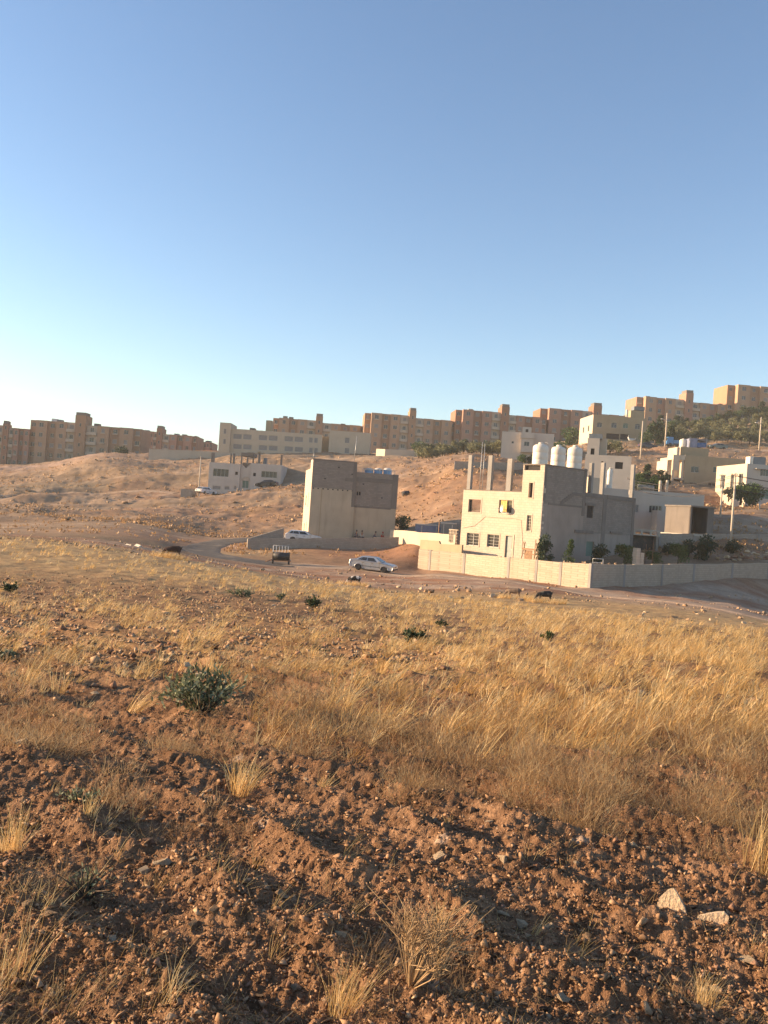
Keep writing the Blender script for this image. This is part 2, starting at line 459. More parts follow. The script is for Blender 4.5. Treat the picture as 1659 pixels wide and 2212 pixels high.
M['light_block'] = masonry('light grey blocks', (0.37,0.31,0.25), (0.25,0.205,0.16), 0.4, 0.2, 0.10)
M['concrete'] = plaster('concrete', (0.30,0.275,0.245), 0.12)
M['dark_concrete'] = plaster('dark concrete', (0.20,0.17,0.145), 0.12)
M['pale_concrete'] = plaster('pale concrete', (0.50,0.45,0.37), 0.1)
M['grey_render'] = plaster('grey cement render', (0.315,0.26,0.215), 0.10)
M['tan_render'] = plaster('tan cement render', (0.455,0.365,0.26), 0.08)
M['white_render'] = plaster('off white render', (0.50,0.435,0.37), 0.07, dirt=(0.5,0.42,0.34), dirt_amt=0.4)
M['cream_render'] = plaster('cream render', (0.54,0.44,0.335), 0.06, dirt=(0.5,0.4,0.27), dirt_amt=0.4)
M['khaki_render'] = plaster('khaki render', (0.37,0.285,0.185), 0.06, dirt_amt=0.25)
M['school_render'] = plaster('school render', (0.49,0.395,0.29), 0.05, dirt_amt=0.2)
M['ochre'] = plaster('ochre render', (0.385,0.25,0.165), 0.06, dirt_amt=0.2)
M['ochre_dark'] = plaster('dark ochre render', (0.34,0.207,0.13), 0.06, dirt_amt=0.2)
M['salmon'] = plaster('salmon render', (0.36,0.205,0.145), 0.06, dirt_amt=0.2)
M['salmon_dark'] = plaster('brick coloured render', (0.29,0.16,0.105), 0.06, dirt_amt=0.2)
M['bone'] = plaster('bone render', (0.45,0.375,0.29), 0.05, dirt_amt=0.25)
M['frame'] = plain('window frame', (0.42,0.40,0.36), 0.5, 0.05)
M['white_paint'] = plain('white paint', (0.70,0.68,0.64), 0.6, 0.06, dirt=(0.5,0.42,0.33), dirt_scale=2.5)
M['glass'] = plain('window glass', (0.035,0.037,0.04), 0.12, 0.3, 0.7, spec=0.6)
M['shutter'] = plain('closed shutter', (0.24,0.22,0.20), 0.6, 0.1, 2.0)
M['dark'] = plain('shade and cable black', (0.035,0.03,0.027), 0.9, 0.2)  # near-black colour standing for shade indoors and in holes; also used on the cable
M['door'] = plain('grey green door', (0.27,0.29,0.25), 0.55, 0.08, 3.0)
M['green_metal'] = plain('green metal', (0.10,0.17,0.13), 0.5, 0.1)
M['steel'] = plain('galvanised steel', (0.45,0.43,0.40), 0.45, 0.1, 4.0, metal=0.4)
M['black_metal'] = plain('black metal', (0.03,0.028,0.026), 0.5, 0.2, 3.0, dirt=(0.14,0.08,0.05), dirt_scale=2.0)
M['rust'] = plain('rusty steel', (0.24,0.11,0.05), 0.85, 0.2, 5.0)
M['tank_white'] = plain('white polyethylene', (0.70,0.62,0.52), 0.45, 0.04, 1.5, dirt=(0.55,0.48,0.38), dirt_scale=1.2)
M['tank_blue'] = plain('blue plastic', (0.22,0.34,0.48), 0.5, 0.08)
M['tank_grey'] = plain('grey tank steel', (0.16,0.18,0.19), 0.6, 0.12)
M['wood'] = plain('weathered timber', (0.33,0.19,0.10), 0.85, 0.2, 6.0)
M['pole'] = plain('pole timber', (0.52,0.43,0.33), 0.85, 0.1, 2.0)
M['rubber'] = plain('tyre rubber', (0.025,0.024,0.023), 0.9, 0.1)
M['car_silver'] = plain('silver paint', (0.50,0.50,0.50), 0.3, 0.04, 1.0, metal=0.55, dirt=(0.45,0.36,0.27), dirt_scale=1.1)
M['car_white'] = plain('white car paint', (0.72,0.70,0.67), 0.3, 0.03, dirt=(0.55,0.45,0.36), dirt_scale=1.0)
M['car_black'] = plain('black car paint', (0.022,0.022,0.025), 0.25, 0.1, dirt=(0.12,0.09,0.07), dirt_scale=1.0)
M['car_blue'] = plain('dark blue paint', (0.035,0.045,0.075), 0.3, 0.1)
M['car_green'] = plain('grey green paint', (0.16,0.19,0.17), 0.3, 0.1)
M['truck_blue'] = plain('bright blue paint', (0.06,0.20,0.42), 0.45, 0.1)
M['tarp'] = plain('grey blue tarpaulin', (0.19,0.21,0.30), 0.7, 0.15)
M['tarp_blue'] = plain('blue tarpaulin', (0.045,0.11,0.26), 0.6, 0.15)
M['lamp_red'] = plain('red lamp lens', (0.35,0.03,0.02), 0.3, 0.1)
M['lamp_clear'] = plain('clear lamp lens', (0.6,0.6,0.58), 0.15, 0.05)
M['skin'] = plain('skin', (0.33,0.18,0.11), 0.6, 0.05)
M['hair'] = plain('dark hair', (0.02,0.015,0.012), 0.7, 0.1)
M['cloth_red'] = plain('red cloth', (0.38,0.035,0.025), 0.85, 0.1)
M['cloth_grey'] = plain('grey cloth', (0.17,0.14,0.14), 0.9, 0.1)
M['cloth_pale'] = plain('pale cloth', (0.45,0.40,0.33), 0.9, 0.1)
M['cloth_dark'] = plain('dark cloth', (0.03,0.028,0.035), 0.9, 0.1)
M['cloth_blue'] = plain('blue grey cloth', (0.10,0.12,0.17), 0.9, 0.1)
M['curtain'] = plain('yellow curtain', (0.72,0.46,0.14), 0.8, 0.12, 4.0)
M['twig'] = plain('dead twig', (0.40,0.26,0.13), 0.8, 0.2, 8.0)
M['bark'] = plain('bark', (0.13,0.09,0.06), 0.95, 0.2, 6.0, 0.02)

def foliage(name, cols, transl=0.25, rough=0.6):
    m = bpy.data.materials.new(name); m.use_nodes = True
    nt = m.node_tree; nt.nodes.clear()
    out = nt.nodes.new('ShaderNodeOutputMaterial')
    at = N(nt, 'ShaderNodeAttribute'); at.attribute_name = 'tint'
    cr = nt.nodes.new('ShaderNodeValToRGB')
    el = cr.color_ramp.elements
    while len(el) < len(cols): el.new(0.5)
    for i, c in enumerate(cols):
        el[i].position = i / (len(cols) - 1); el[i].color = (*c, 1)
    nt.links.new(at.outputs['Fac'], cr.inputs[0])
    b = nt.nodes.new('ShaderNodeBsdfPrincipled'); b.inputs['Roughness'].default_value = rough
    b.inputs['Specular IOR Level'].default_value = 0.25
    nt.links.new(cr.outputs[0], b.inputs['Base Color'])
    tr = nt.nodes.new('ShaderNodeBsdfTranslucent'); nt.links.new(cr.outputs[0], tr.inputs[0])
    mx = nt.nodes.new('ShaderNodeMixShader'); mx.inputs[0].default_value = transl
    nt.links.new(b.outputs[0], mx.inputs[1]); nt.links.new(tr.outputs[0], mx.inputs[2])
    nt.links.new(mx.outputs[0], out.inputs['Surface'])
    return m
M['straw'] = foliage('dry straw', [(0.40,0.23,0.08),(0.62,0.38,0.14),(0.80,0.53,0.21),(0.92,0.70,0.37)], 0.32, 0.5)
M['weed'] = foliage('dry brown weed', [(0.27,0.15,0.065),(0.40,0.24,0.11),(0.52,0.33,0.155),(0.64,0.45,0.23)], 0.3)
M['leaf_grey'] = foliage('grey green leaf', [(0.06,0.075,0.035),(0.13,0.145,0.075),(0.22,0.23,0.13),(0.34,0.34,0.22)], 0.2)
M['leaf_dark'] = foliage('dark green leaf', [(0.022,0.038,0.016),(0.035,0.06,0.025),(0.06,0.085,0.035)], 0.2)
M['leaf_olive'] = foliage('olive leaf', [(0.09,0.095,0.045),(0.16,0.16,0.08),(0.26,0.25,0.14)], 0.2)
M['leaf_mid'] = foliage('mid green leaf', [(0.03,0.055,0.018),(0.055,0.095,0.03),(0.10,0.14,0.045)], 0.3)
M['leaf_yellow'] = foliage('yellow green leaf', [(0.05,0.075,0.02),(0.10,0.13,0.035),(0.19,0.20,0.06)], 0.3)
def hide_mat(name, a, b_, scale, lo, hi):
    m, nt, b = newmat(name)
    tc = N(nt, 'ShaderNodeTexCoord').outputs['Object']
    f = rng_(nt, noise(nt, tc, scale, 1, 0.3), lo, hi, 0, 1)
    nt.links.new(mixcol(nt, f, a, b_), b.inputs['Base Color']); b.inputs['Roughness'].default_value = 0.9
    return m
M['hide_pied'] = hide_mat('black and white coat', (0.022,0.018,0.016), (0.50,0.46,0.42), 2.6, 0.47, 0.5)
M['hide_brown'] = hide_mat('dark brown coat', (0.055,0.022,0.012), (0.028,0.014,0.01), 3.0, 0.3, 0.7)
M['hide_wool'] = hide_mat('brown wool', (0.20,0.135,0.09), (0.10,0.065,0.045), 3.0, 0.4, 0.6)
M['hide_dark'] = hide_mat('dark grey coat', (0.02,0.018,0.016), (0.09,0.08,0.06), 3.0, 0.45, 0.6)

# ------------------------------------------------------------------ ground mesh
def grid_mesh(name, X, Y, Z, mat, smooth=True, colors=None):
    h, w = X.shape
    me = bpy.data.meshes.new(name)
    me.vertices.add(h*w)
    me.vertices.foreach_set('co', np.stack([X, Y, Z], -1).astype(np.float32).ravel())
    i = np.arange((h-1)*w).reshape(h-1, w)[:, :-1].ravel()
    q = np.stack([i, i+1, i+w+1, i+w], 1).astype(np.int32)
    me.loops.add(q.size); me.polygons.add(len(q))
    me.loops.foreach_set('vertex_index', q.ravel())
    me.polygons.foreach_set('loop_start', np.arange(0, q.size, 4, dtype=np.int32))
    me.polygons.foreach_set('use_smooth', np.full(len(q), smooth))
    me.update(calc_edges=True)
    me.materials.append(mat)
    if colors is not None:
        ca = me.color_attributes.new('earth_color', 'FLOAT_COLOR', 'POINT')
        ca.data.foreach_set('color', np.concatenate([colors, np.ones((len(colors),1))], 1).astype(np.float32).ravel())
    return link(name, me)
ground = grid_mesh('ground', GX, GY, GZ, M['earth'], True, C)
tag(ground, kind='structure')
for nm, (p, w) in RD.items():
    t = np.gradient(p, axis=0); t /= np.linalg.norm(t, axis=1)[:,None]
    nrm = np.stack([-t[:,1], t[:,0]], 1)
    k = 9
    off = np.linspace(-0.5, 0.5, k)
    edge = 0.35*fbm(np.arange(len(p))*0.35, np.zeros(len(p)), 5, 3)
    X = p[:,0][:,None] + nrm[:,0][:,None]*(off*w)[None,:]*(1+0.5*edge[:,None]*np.abs(off[None,:])*2)
    Y = p[:,1][:,None] + nrm[:,1][:,None]*(off*w)[None,:]*(1+0.5*edge[:,None]*np.abs(off[None,:])*2)
    Z = smooth_z(X, Y) + 0.07
    Z[:,0] -= 0.15; Z[:,-1] -= 0.15
    o = grid_mesh(nm, X, Y, Z, M['asphalt'] if nm == 'asphalt_road' else M['dirt_road'])
    tag(o, kind='structure')

# ------------------------------------------------------------------ buildings
class Bld:
    """a building: local x along the front (left to right), y into it, z up"""
    def __init__(s, name, a, b, zb, label, cat, group=None):
        A = P(*a); B = P(*b)
        s.o = Vector((A.x, A.y)); d = Vector((B.x-A.x, B.y-A.y)); s.L = d.length; s.e = d.normalized()
        s.n = Vector((-s.e.y, s.e.x)); s.zb = zb
        s.root = empty(name, (A.x, A.y, zb), math.atan2(s.e.y, s.e.x), label, cat, group)
    def front(s, px, py, y=0.0):
        u, v = lv(px, py); d = Vector((u/F, 1.0))
        t = ((s.o + s.n*y).dot(s.n)) / d.dot(s.n)
        return (d*t - s.o).dot(s.e), EYE - v/F*t - s.zb
    def side(s, px, py, x=0.0):
        u, v = lv(px, py); d = Vector((u/F, 1.0))
        t = ((s.o + s.e*x).dot(s.e)) / d.dot(s.e)
        return (d*t - s.o).dot(s.n), EYE - v/F*t - s.zb
    def frect(s, x0, y0, x1, y1, y=0.0):
        xm, ym = (x0+x1)/2, (y0+y1)/2
        return (s.front(x0, ym, y)[0], s.front(x1, ym, y)[0], s.front(xm, y1, y)[1], s.front(xm, y0, y)[1])
    def srect(s, x0, y0, x1, y1, x=0.0):
        xm, ym = (x0+x1)/2, (y0+y1)/2
        a, b = s.side(x0, ym, x)[0], s.side(x1, ym, x)[0]
        return (min(a,b), max(a,b), s.side(xm, y1, x)[1], s.side(xm, y0, x)[1])

def gridwall(mb, O, ex, inn, L, z0, z1, holes, rec=0.2, m=0, mr=None):
    """wall with real openings; O origin, ex along, inn inward"""
    O, ex, inn = Vector(O), Vector(ex), Vector(inn); ez = Vector((0,0,1))
    if mr is None: mr = m
    holes = [(max(0.02,h[0]), min(L-0.02,h[1]), max(z0+0.02,h[2]), min(z1-0.02,h[3])) for h in holes]
    xs = sorted({0.0, L, *[h[0] for h in holes], *[h[1] for h in holes]})
    zs = sorted({z0, z1, *[h[2] for h in holes], *[h[3] for h in holes]})
    p = lambda x, z, d=0.0: O + ex*x + ez*z + inn*d
    for i in range(len(xs)-1):
        for j in range(len(zs)-1):
            a, b, c, d = xs[i], xs[i+1], zs[j], zs[j+1]
            if b-a < 1e-5 or d-c < 1e-5: continue
            mx, mz = (a+b)/2, (c+d)/2
            if any(h[0] < mx < h[1] and h[2] < mz < h[3] for h in holes): continue
            mb.face([p(a,c), p(b,c), p(b,d), p(a,d)], m)
    for a, b, c, d in holes:
        for q in ((a,c,b,c),(b,c,b,d),(b,d,a,d),(a,d,a,c)):
            mb.face([p(q[0],q[1]), p(q[0],q[1],rec), p(q[2],q[3],rec), p(q[2],q[3])], mr)

def shell(mb, x0, x1, y0, y1, z0, z1, hf=(), hl=(), hr=(), hb=(), rec=0.22, par=0.45, m=0, ml=None, roof=1):
    ml = m if ml is None else ml
    sh = lambda hs, o: [(h[0]-o, h[1]-o, h[2], h[3]) for h in hs]
    gridwall(mb, (x0,y0,0), (1,0,0), (0,1,0), x1-x0, z0, z1, sh(hf,x0), rec, m)
    gridwall(mb, (x0,y0,0), (0,1,0), (1,0,0), y1-y0, z0, z1, sh(hl,y0), rec, ml)
    gridwall(mb, (x1,y0,0), (0,1,0), (-1,0,0), y1-y0, z0, z1, sh(hr,y0), rec, m)
    gridwall(mb, (x0,y1,0), (1,0,0), (0,-1,0), x1-x0, z0, z1, sh(hb,x0), rec, m)
    t = 0.18
    for a in ((x0,x1,y0,y0+t),(x0,x1,y1-t,y1),(x0,x0+t,y0+t,y1-t),(x1-t,x1,y0+t,y1-t)):
        mb.face([(a[0],a[2],z1),(a[1],a[2],z1),(a[1],a[3],z1),(a[0],a[3],z1)], m)
    i0, i1, j0, j1 = x0+t, x1-t, y0+t, y1-t; zr = z1-par
    for q in (((i0,j0),(i1,j0)),((i1,j0),(i1,j1)),((i1,j1),(i0,j1)),((i0,j1),(i0,j0))):
        mb.face([(*q[0],zr),(*q[1],zr),(*q[1],z1),(*q[0],z1)], m)
    mb.face([(i0,j0,zr),(i1,j0,zr),(i1,j1,zr),(i0,j1,zr)], roof)

_wc = {}
def window(root, face, a, b, z0, z1, style='plain', depth=0.13, L=0.0, label=None, off=0.0):
    """face 'front': along x at y=off; 'left': along y at x=off. frame with a pane (and grille) as sub-parts"""
    w = round(b-a, 2); h = round(z1-z0, 2)
    if face == 'front': loc = ((a+b)/2, off+depth, z0); rz = 0.0
    else: loc = (off+depth, (a+b)/2, z0); rz = -math.pi/2
    key = (w, h, style)
    if key not in _wc:
        fr = MB(); ft = min(0.06, w*0.09)
        if style != 'open':
            fr.box(-w/2,-w/2+ft,-0.03,0.03,0,h); fr.box(w/2-ft,w/2,-0.03,0.03,0,h)
            fr.box(-w/2+ft,w/2-ft,-0.03,0.03,0,ft); fr.box(-w/2+ft,w/2-ft,-0.03,0.03,h-ft,h)
            if style in ('plain','grille','green') and w > 0.7: fr.box(-ft/2,ft/2,-0.025,0.025,ft,h-ft)
            if style == 'wide':
                for k in (1,2,3): fr.box(-w/2+w*k/4-0.03,-w/2+w*k/4+0.03,-0.025,0.025,ft,h-ft)
        pn = MB(); pn.box(-w/2+ft*0.5,w/2-ft*0.5,0.005,0.015,ft*0.5,h-ft*0.5)
        gr = None
        if style == 'grille':
            gr = MB()
            n = max(3, int(h/0.27))
            for k in range(1, n): gr.box(-w/2+0.01,w/2-0.01,-0.085,-0.065,h*k/n-0.012,h*k/n+0.012)
            for k in (0,1,2): gr.box(-w/2+0.01+k*(w-0.05)/2,-w/2+0.04+k*(w-0.05)/2,-0.064,-0.05,0.005,h-0.005)
        _wc[key] = (fr, pn, gr, [None, None, None])
    fr, pn, gr, mesh = _wc[key]
    pm = M['shutter'] if style == 'shutter' else (M['green_metal'] if style == 'green' else M['glass'])
    if style == 'open': pm = M['dark']  # open windows get a black sheet in place of the unlit room
    if mesh[0] is None:
        if fr.v: o = fr.build('window', M['frame'], root)
        else: o = pn.build('window', pm, root)
        mesh[0] = o.data
    else: o = link('window', mesh[0], root)
    o.location = loc; o.rotation_euler = (0,0,rz)
    if fr.v:
        if mesh[1] is None: mesh[1] = pn.build('pane', pm, o).data
        else: link('pane', mesh[1], o)
    if gr:
        if mesh[2] is None: mesh[2] = gr.build('grille', M['frame'], o).data
        else: link('grille', mesh[2], o)
    if label: o['label'] = label
    return o

# ---- the big block of apartment houses on the ridge
def apartment(label, xl, yl, xr, yr, Y, dY, base_y, pal, tower, floors=5, drop=0.6, tower_h=3.2, endlit=2.6, seed=0, win_styles=('plain','shutter')):
    tower_h = max(0.5, tower_h-0.9)
    """xl,yl / xr,yr = pixels of the roof line ends; tower = pixel x range; pal = (wall A, wall B, bay)"""
    rs = random.Random(seed)
    xm = (xl+xr)/2
    zb = P(xm, base_y, Y).z - 2.0
    B = Bld('apartment_building', (xl, yl, Y), (xr, yr, Y+dY), zb, label, 'apartment building', 'apartment buildings in a row along the ridge')
    L = B.L
    ztop = B.front(xl, yl)[1]
    t0, t1 = B.front(tower[0], yl)[0], B.front(tower[1], yl)[0]
    fh = 3.05
    W = MB(); wins = []
    D = 13.0
    def section(x0, x1, off, zt, m, cols):
        if x1 - x0 < 0.6: return
        holes = []
        for k in range(cols):
            c = x0 + (x1-x0)*(k+0.5)/cols
            for fl in range(floors + 2):
                zz = zt - 0.75 - 1.25 - fl*fh
                if zz < 0.6: break
                ww = rs.choice((1.35,1.35,1.1)) if (x1-x0)/cols > 1.8 else 0.8
                holes.append((c-ww/2, c+ww/2, zz, zz+1.3))
                wins.append((c-ww/2, c+ww/2, zz, zz+1.3, off))
        shell(W, x0, x1, off, D, 0, zt, holes, m=m, rec=0.2)
    def half(x0, x1, zt, mirror):
        w = x1 - x0
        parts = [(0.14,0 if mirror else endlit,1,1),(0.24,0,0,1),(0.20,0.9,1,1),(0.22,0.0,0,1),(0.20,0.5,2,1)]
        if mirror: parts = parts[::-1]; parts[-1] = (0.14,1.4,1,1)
        x = x0
        for i, (fr, off, m, c) in enumerate(parts):
            xx = x + w*fr
            dz = 0.004*i
            section(x, xx, off, zt+dz, m, c)
            x = xx
    half(0, t0, ztop, False); half(t1, L, ztop-drop, True)
    tx = shell
    th = [( (t0+t1)/2-0.3, (t0+t1)/2+0.3, ztop-1.2-k*fh, ztop-0.1-k*fh) for k in range(floors+1) if ztop-1.2-k*fh > 0.5]
    W.build('wall', [M[pal[0]], M[pal[1]], M[pal[2]]], B.root)
    T = MB()
    shell(T, t0, t1, -0.9, 5.0, 0, ztop+tower_h, th, m=0, roof=0)
    T.box(t0+0.1, t1-0.1, -0.7, 3.2, ztop+tower_h+0.005, ztop+tower_h+0.9, 1)
    T.build('stair_tower', [M[pal[1]], M['dark_concrete']], B.root)
    for h in th: window(B.root, 'front', *h, style='plain', off=-0.9)
    for w_ in wins: window(B.root, 'front', w_[0], w_[1], w_[2], w_[3], style=win_styles[0] if rs.random() < 0.7 else win_styles[-1], off=w_[4])
    for k_, w_ in enumerate(wins):
        if rs.random() < 0.3:
            b = MB(); b.box(w_[0]-0.15, w_[1]+0.15, w_[4]-0.28, w_[4]-0.005, w_[2]-0.32, w_[2]-0.04); b.build('window_sill', M['bone'], B.root)
    # balcony fronts on the pale bays beside the tower, flower-box sills
    for x0, x1, zt in ((t0*0.80+0.1, t0-0.1, ztop), (t1+0.1, t1+(L-t1)*0.2-0.1, ztop-drop)):
        for fl in range(floors):
            zz = zt - 0.75 - 1.25 - fl*fh - 1.0
            if zz < 0.5: break
            b = MB(); b.box(x0, x1, -0.35, 0.49, zz, zz+0.12); b.box(x0, x1, -0.35, -0.27, zz+0.12, zz+0.95)
            b.build('balcony', M['bone'], B.root)
    # things on the roof
    for k in range(3):
        x = rs.uniform(0.08, 0.92)*L; r = MB()
        zt = (ztop if x < t0 else ztop-drop) - 0.45
        if t0-2 < x < t1+2: continue
        r.box(x-0.8, x+0.8, 3, 5, zt, zt+rs.uniform(0.7,1.5)); r.build('roof_tank', M[rs.choice(('dark_concrete','tank_grey','white_paint'))], B.root)
    return B

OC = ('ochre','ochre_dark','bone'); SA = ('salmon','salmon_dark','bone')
apartment('salmon apartment building at the far left edge of the photo', -60, 913, 72, 922, 268, 4, 1004, SA, (8, 20), seed=1, drop=0.5, tower_h=1.0)
apartment('ochre apartment building with a tall stair tower, above the bare slope on the left', 64, 906, 304, 921, 272, 0, 1002, OC, (165, 188), seed=2, endlit=1.0, drop=0.5)
apartment('small salmon apartment building behind the pale wall, left of the school', 300, 930, 425, 937, 318, 0, 985, SA, (340, 352), floors=4, seed=3, endlit=1.0, tower_h=2.2)
apartment('lowest salmon apartment building peeking out just left of the school', 398, 948, 457, 954, 345, 0, 985, SA, (420, 426), floors=3, seed=4, endlit=1.0, tower_h=0.6)
apartment('ochre apartment building rising behind the long school roof', 590, 901, 792, 912, 308, 3, 985, OC, (683, 698), seed=5, tower_h=2.4)
apartment('ochre apartment building right of the school with its tower in the middle', 790, 890, 990, 903, 300, 3, 985, OC, (885, 899), seed=6, tower_h=2.6)
apartment('brick red apartment building above the olive trees, left of the white cube house', 988, 883, 1184, 897, 300, 3, 985, SA, (1083, 1100), seed=7, tower_h=2.8)
apartment('brick red apartment building mostly hidden behind the arched window house', 1172, 880, 1392, 892, 305, 3, 975, SA, (1281, 1299), seed=8, tower_h=3.0)
apartment('ochre and salmon apartment building above the olive grove on the right', 1382, 855, 1586, 867, 300, 3, 945, ('ochre','salmon','bone'), (1480, 1496), seed=9, tower_h=3.2)
apartment('highest ochre apartment building, cut by the right edge of the photo', 1580, 829, 1800, 842, 300, 3, 935, OC, (1690, 1708), seed=10, tower_h=3.0)

# ---- school
B = Bld('school_building', (500, 925.6, 250), (697, 935.5, 250), P(600,980,250).z-1.5, 'long two storey cream school with rows of paired grey windows', 'school')
r = B.root; zt = B.front(500, 925.6)[1]; hs = []
for i, (x0, x1) in enumerate(((218,280),(290,352),(403,465),(476,540),(590,652),(664,725),(768,795),(806,832))):
    for k, (b0, hh) in enumerate(((384,38),(458,36))):
        yy = b0 + (x0-218)*0.047
        hs.append(B.frect(438.9+.29762*x0, 822.9+.29762*yy, 438.9+.29762*x1, 822.9+.29762*(yy+hh)))
w = MB(); shell(w, 0, B.L, 0, 14, 0, zt, hs, m=0, par=0.6); w.build('wall', [M['school_render'], M['concrete']], r)
for h in hs: window(r, 'front', *h, style='shutter')
tx, tz = B.front(477, 913); hs = [B.frect(483,926,489,937,-1.0), B.frect(482,948,488,959,-1.0)]
w = MB(); shell(w, tx, -0.01, -1.0, 9, 0, tz, hs, m=0); w.build('stair_tower', [M['school_render'], M['concrete']], r)
for h in hs: window(r, 'front', *h, style='shutter', off=-1.0)
x0, x1 = B.L+0.01, B.front(712, 935)[0]
w = MB(); w.box(x0, x1, 2.5, 13, 0, zt-0.2); w.build('link_block', M['khaki_render'], r)
x1b = B.front(801, 932)[0]; hs = [B.frect(745,945,755,957), B.frect(744.5,967.5,754.5,979)]
w = MB(); shell(w, x1+0.01, x1b, 0, 14, 0, B.front(750, 932)[1], hs, m=0); w.build('wing', [M['school_render'], M['concrete']], r)
for h in hs: window(r, 'front', *h, style='shutter')
w = MB(); w.box(*B.front(570,920)[:1], B.front(583,920)[0], 4, 8, zt-0.3, zt+3.4); w.build('stair_head', M['khaki_render'], r)
w = MB(); w.box(B.front(535,920)[0], B.front(546,920)[0], 4, 7, zt-0.3, zt+0.9); w.build('roof_tank', M['dark_concrete'], r)

WR = random.Random(41)
def wall_run(name, pts, mats, label, cat='wall', thick=0.2, posts=None, group=None, holes=None, cap=None, sink=0.8):
    """free standing wall through (px_top, py_top, Y, height); a post part at each joint in posts"""
    a = P(*pts[0][:3])
    root = empty(name, (a.x, a.y, a.z - pts[0][3]), 0, label, cat, group)
    o = root.location.copy()
    w = MB(); pp = []
    for i in range(len(pts)-1):
        A = P(*pts[i][:3]) - o; Bp = P(*pts[i+1][:3]) - o
        d = Vector((Bp.x-A.x, Bp.y-A.y, 0)).normalized(); n = Vector((-d.y, d.x, 0))*thick
        A0 = Vector((A.x, A.y, A.z-pts[i][3]-sink)); B0 = Vector((Bp.x, Bp.y, Bp.z-pts[i+1][3]-sink))
        kk = max(1, int((Bp-A).length/1.3))
        for j in range(kk):
            t0_, t1_ = j/kk, (j+1)/kk; jz = Vector((0,0,WR.uniform(-0.035,0.035) if kk > 2 else 0))
            a0, a1, b0, b1 = A0.lerp(B0,t0_), A.lerp(Bp,t0_)+jz, A0.lerp(B0,t1_), A.lerp(Bp,t1_)+jz
            w.hexa([a0, b0, b0+n, a0+n], [a1, b1, b1+n, a1+n])
    body = w.build('masonry', mats, root)
    if posts:
        for (seg, t) in posts:
            A = P(*pts[seg][:3]) - o; Bp = P(*pts[seg+1][:3]) - o
            d = Vector((Bp.x-A.x, Bp.y-A.y, 0)).normalized(); n = Vector((-d.y, d.x, 0))
            c = A.lerp(Bp, t); hh = pts[seg][3]*(1-t) + pts[seg+1][3]*t
            q = MB(); q.T = Matrix.Translation((c.x, c.y, c.z-hh-sink)) @ Matrix.Rotation(math.atan2(d.y, d.x), 4, 'Z')
            q.box(-0.14, 0.14, -0.035, thick+0.035, 0, hh+sink+0.02)
            q.build('post', M['concrete'], root)
    if cap:
        q = MB()
        for i in range(len(pts)-1):
            A = P(*pts[i][:3]) - o; Bp = P(*pts[i+1][:3]) - o
            d = Vector((Bp.x-A.x, Bp.y-A.y, 0)).normalized(); n = Vector((-d.y, d.x, 0)); e = Vector((0,0,0.1))
            q.hexa([A-n*0.05+e*0.02, Bp-n*0.05+e*0.02, Bp+n*(thick+0.05)+e*0.02, A+n*(thick+0.05)+e*0.02], [A-n*0.05+e, Bp-n*0.05+e, Bp+n*(thick+0.05)+e, A+n*(thick+0.05)+e])
        q.build('coping', M[cap], root)
    return root

wall_run('boundary_wall', [(322,970,238,2.4),(460,976,238,2.4),(640,984,240,2.4),(812,989,242,2.2)], M['bone'], 'long pale boundary wall along the foot of the school', cap='bone')
wall_run('boundary_wall', [(813,969.5,233,2.2),(832,970,229,2.2),(898,973,229,2.2),(904,971,229,2.2)], M['cream_render'], 'short cream wall whose left end glows in the sun, right of the school')
wall_run('block_wall', [(982.7,996.5,153,2.4),(1050,998,153,2.4),(1140,1000,156,2.4)], M['light_block'], 'grey block wall on the hill behind the three bare columns', posts=[(0,0.02),(0,0.98),(1,0.6)])

# ---- house under construction in the middle distance, with a notch in its parapet
B = Bld('unfinished_house', (452.6,1000,186), (608.9,1006,186), P(450,1062,186).z-1.0, 'grey white house with bare roof columns and a dark notch above its arched door', 'house')
r = B.root
zt = B.front(452.6, 998)[1]; zt2 = B.front(608, 1004.7)[1]
q = lambda a, b, c, d: B.frect(384+.16534*a, 960.05+.16534*c, 384+.16534*b, 960.05+.16534*d)
xm0, xm1 = q(820,960,250,300)[:2]
wide = [q(460,665,318,420), q(1090,1297,352,435)]; small = [q(750,785,357,398), q(985,1020,370,415)]
low = [q(455,560,540,590), q(612,675,545,592), q(735,765,540,585)]
door = q(838,922,470,570)
w = MB()
hs = [wide[0], small[0], *low]
shell(w, 0, xm0, 0, 12, 0, zt, hs, m=0, roof=1)
shell(w, xm1, B.L, 0, 12, 0, zt2, [wide[1], small[1]], m=0, roof=1)
zn = q(860,920,335,340)[3]
shell(w, xm0+0.01, xm1-0.01, 0.4, 12, 0, zn+0.5, [door], m=0, roof=1)
# stepped cheeks of the notch
for k in range(4):
    st = (xm1-xm0)*0.10
    w.box(xm0+0.012+0*k, xm0+st*(4-k)*0.95, 0.42+0.01*k, 1.2, zn+0.505+k*(zt-zn-0.5)/4, zn+0.5+(k+1)*(zt-zn-0.5)/4)
    w.box(xm1-0.012-st*(4-k)*0.95, xm1-0.012, 0.42+0.01*k, 1.2, zn+0.505+k*(zt2-zn-0.5)/4, zn+0.5+(k+1)*(zt2-zn-0.5)/4)
w.build('wall', [M['white_render'], M['concrete']], r)
for h in wide: window(r, 'front', *h, style='wide')
for h in small: window(r, 'front', *h, style='open', depth=0.3)
for h in low: window(r, 'front', *h, style='shutter')
window(r, 'front', *door, style='green', off=0.4).name = 'entrance_door'
a = MB(); dx0, dx1 = door[0], door[1]; c0 = (dx0+dx1)/2; rr = (dx1-dx0)/2
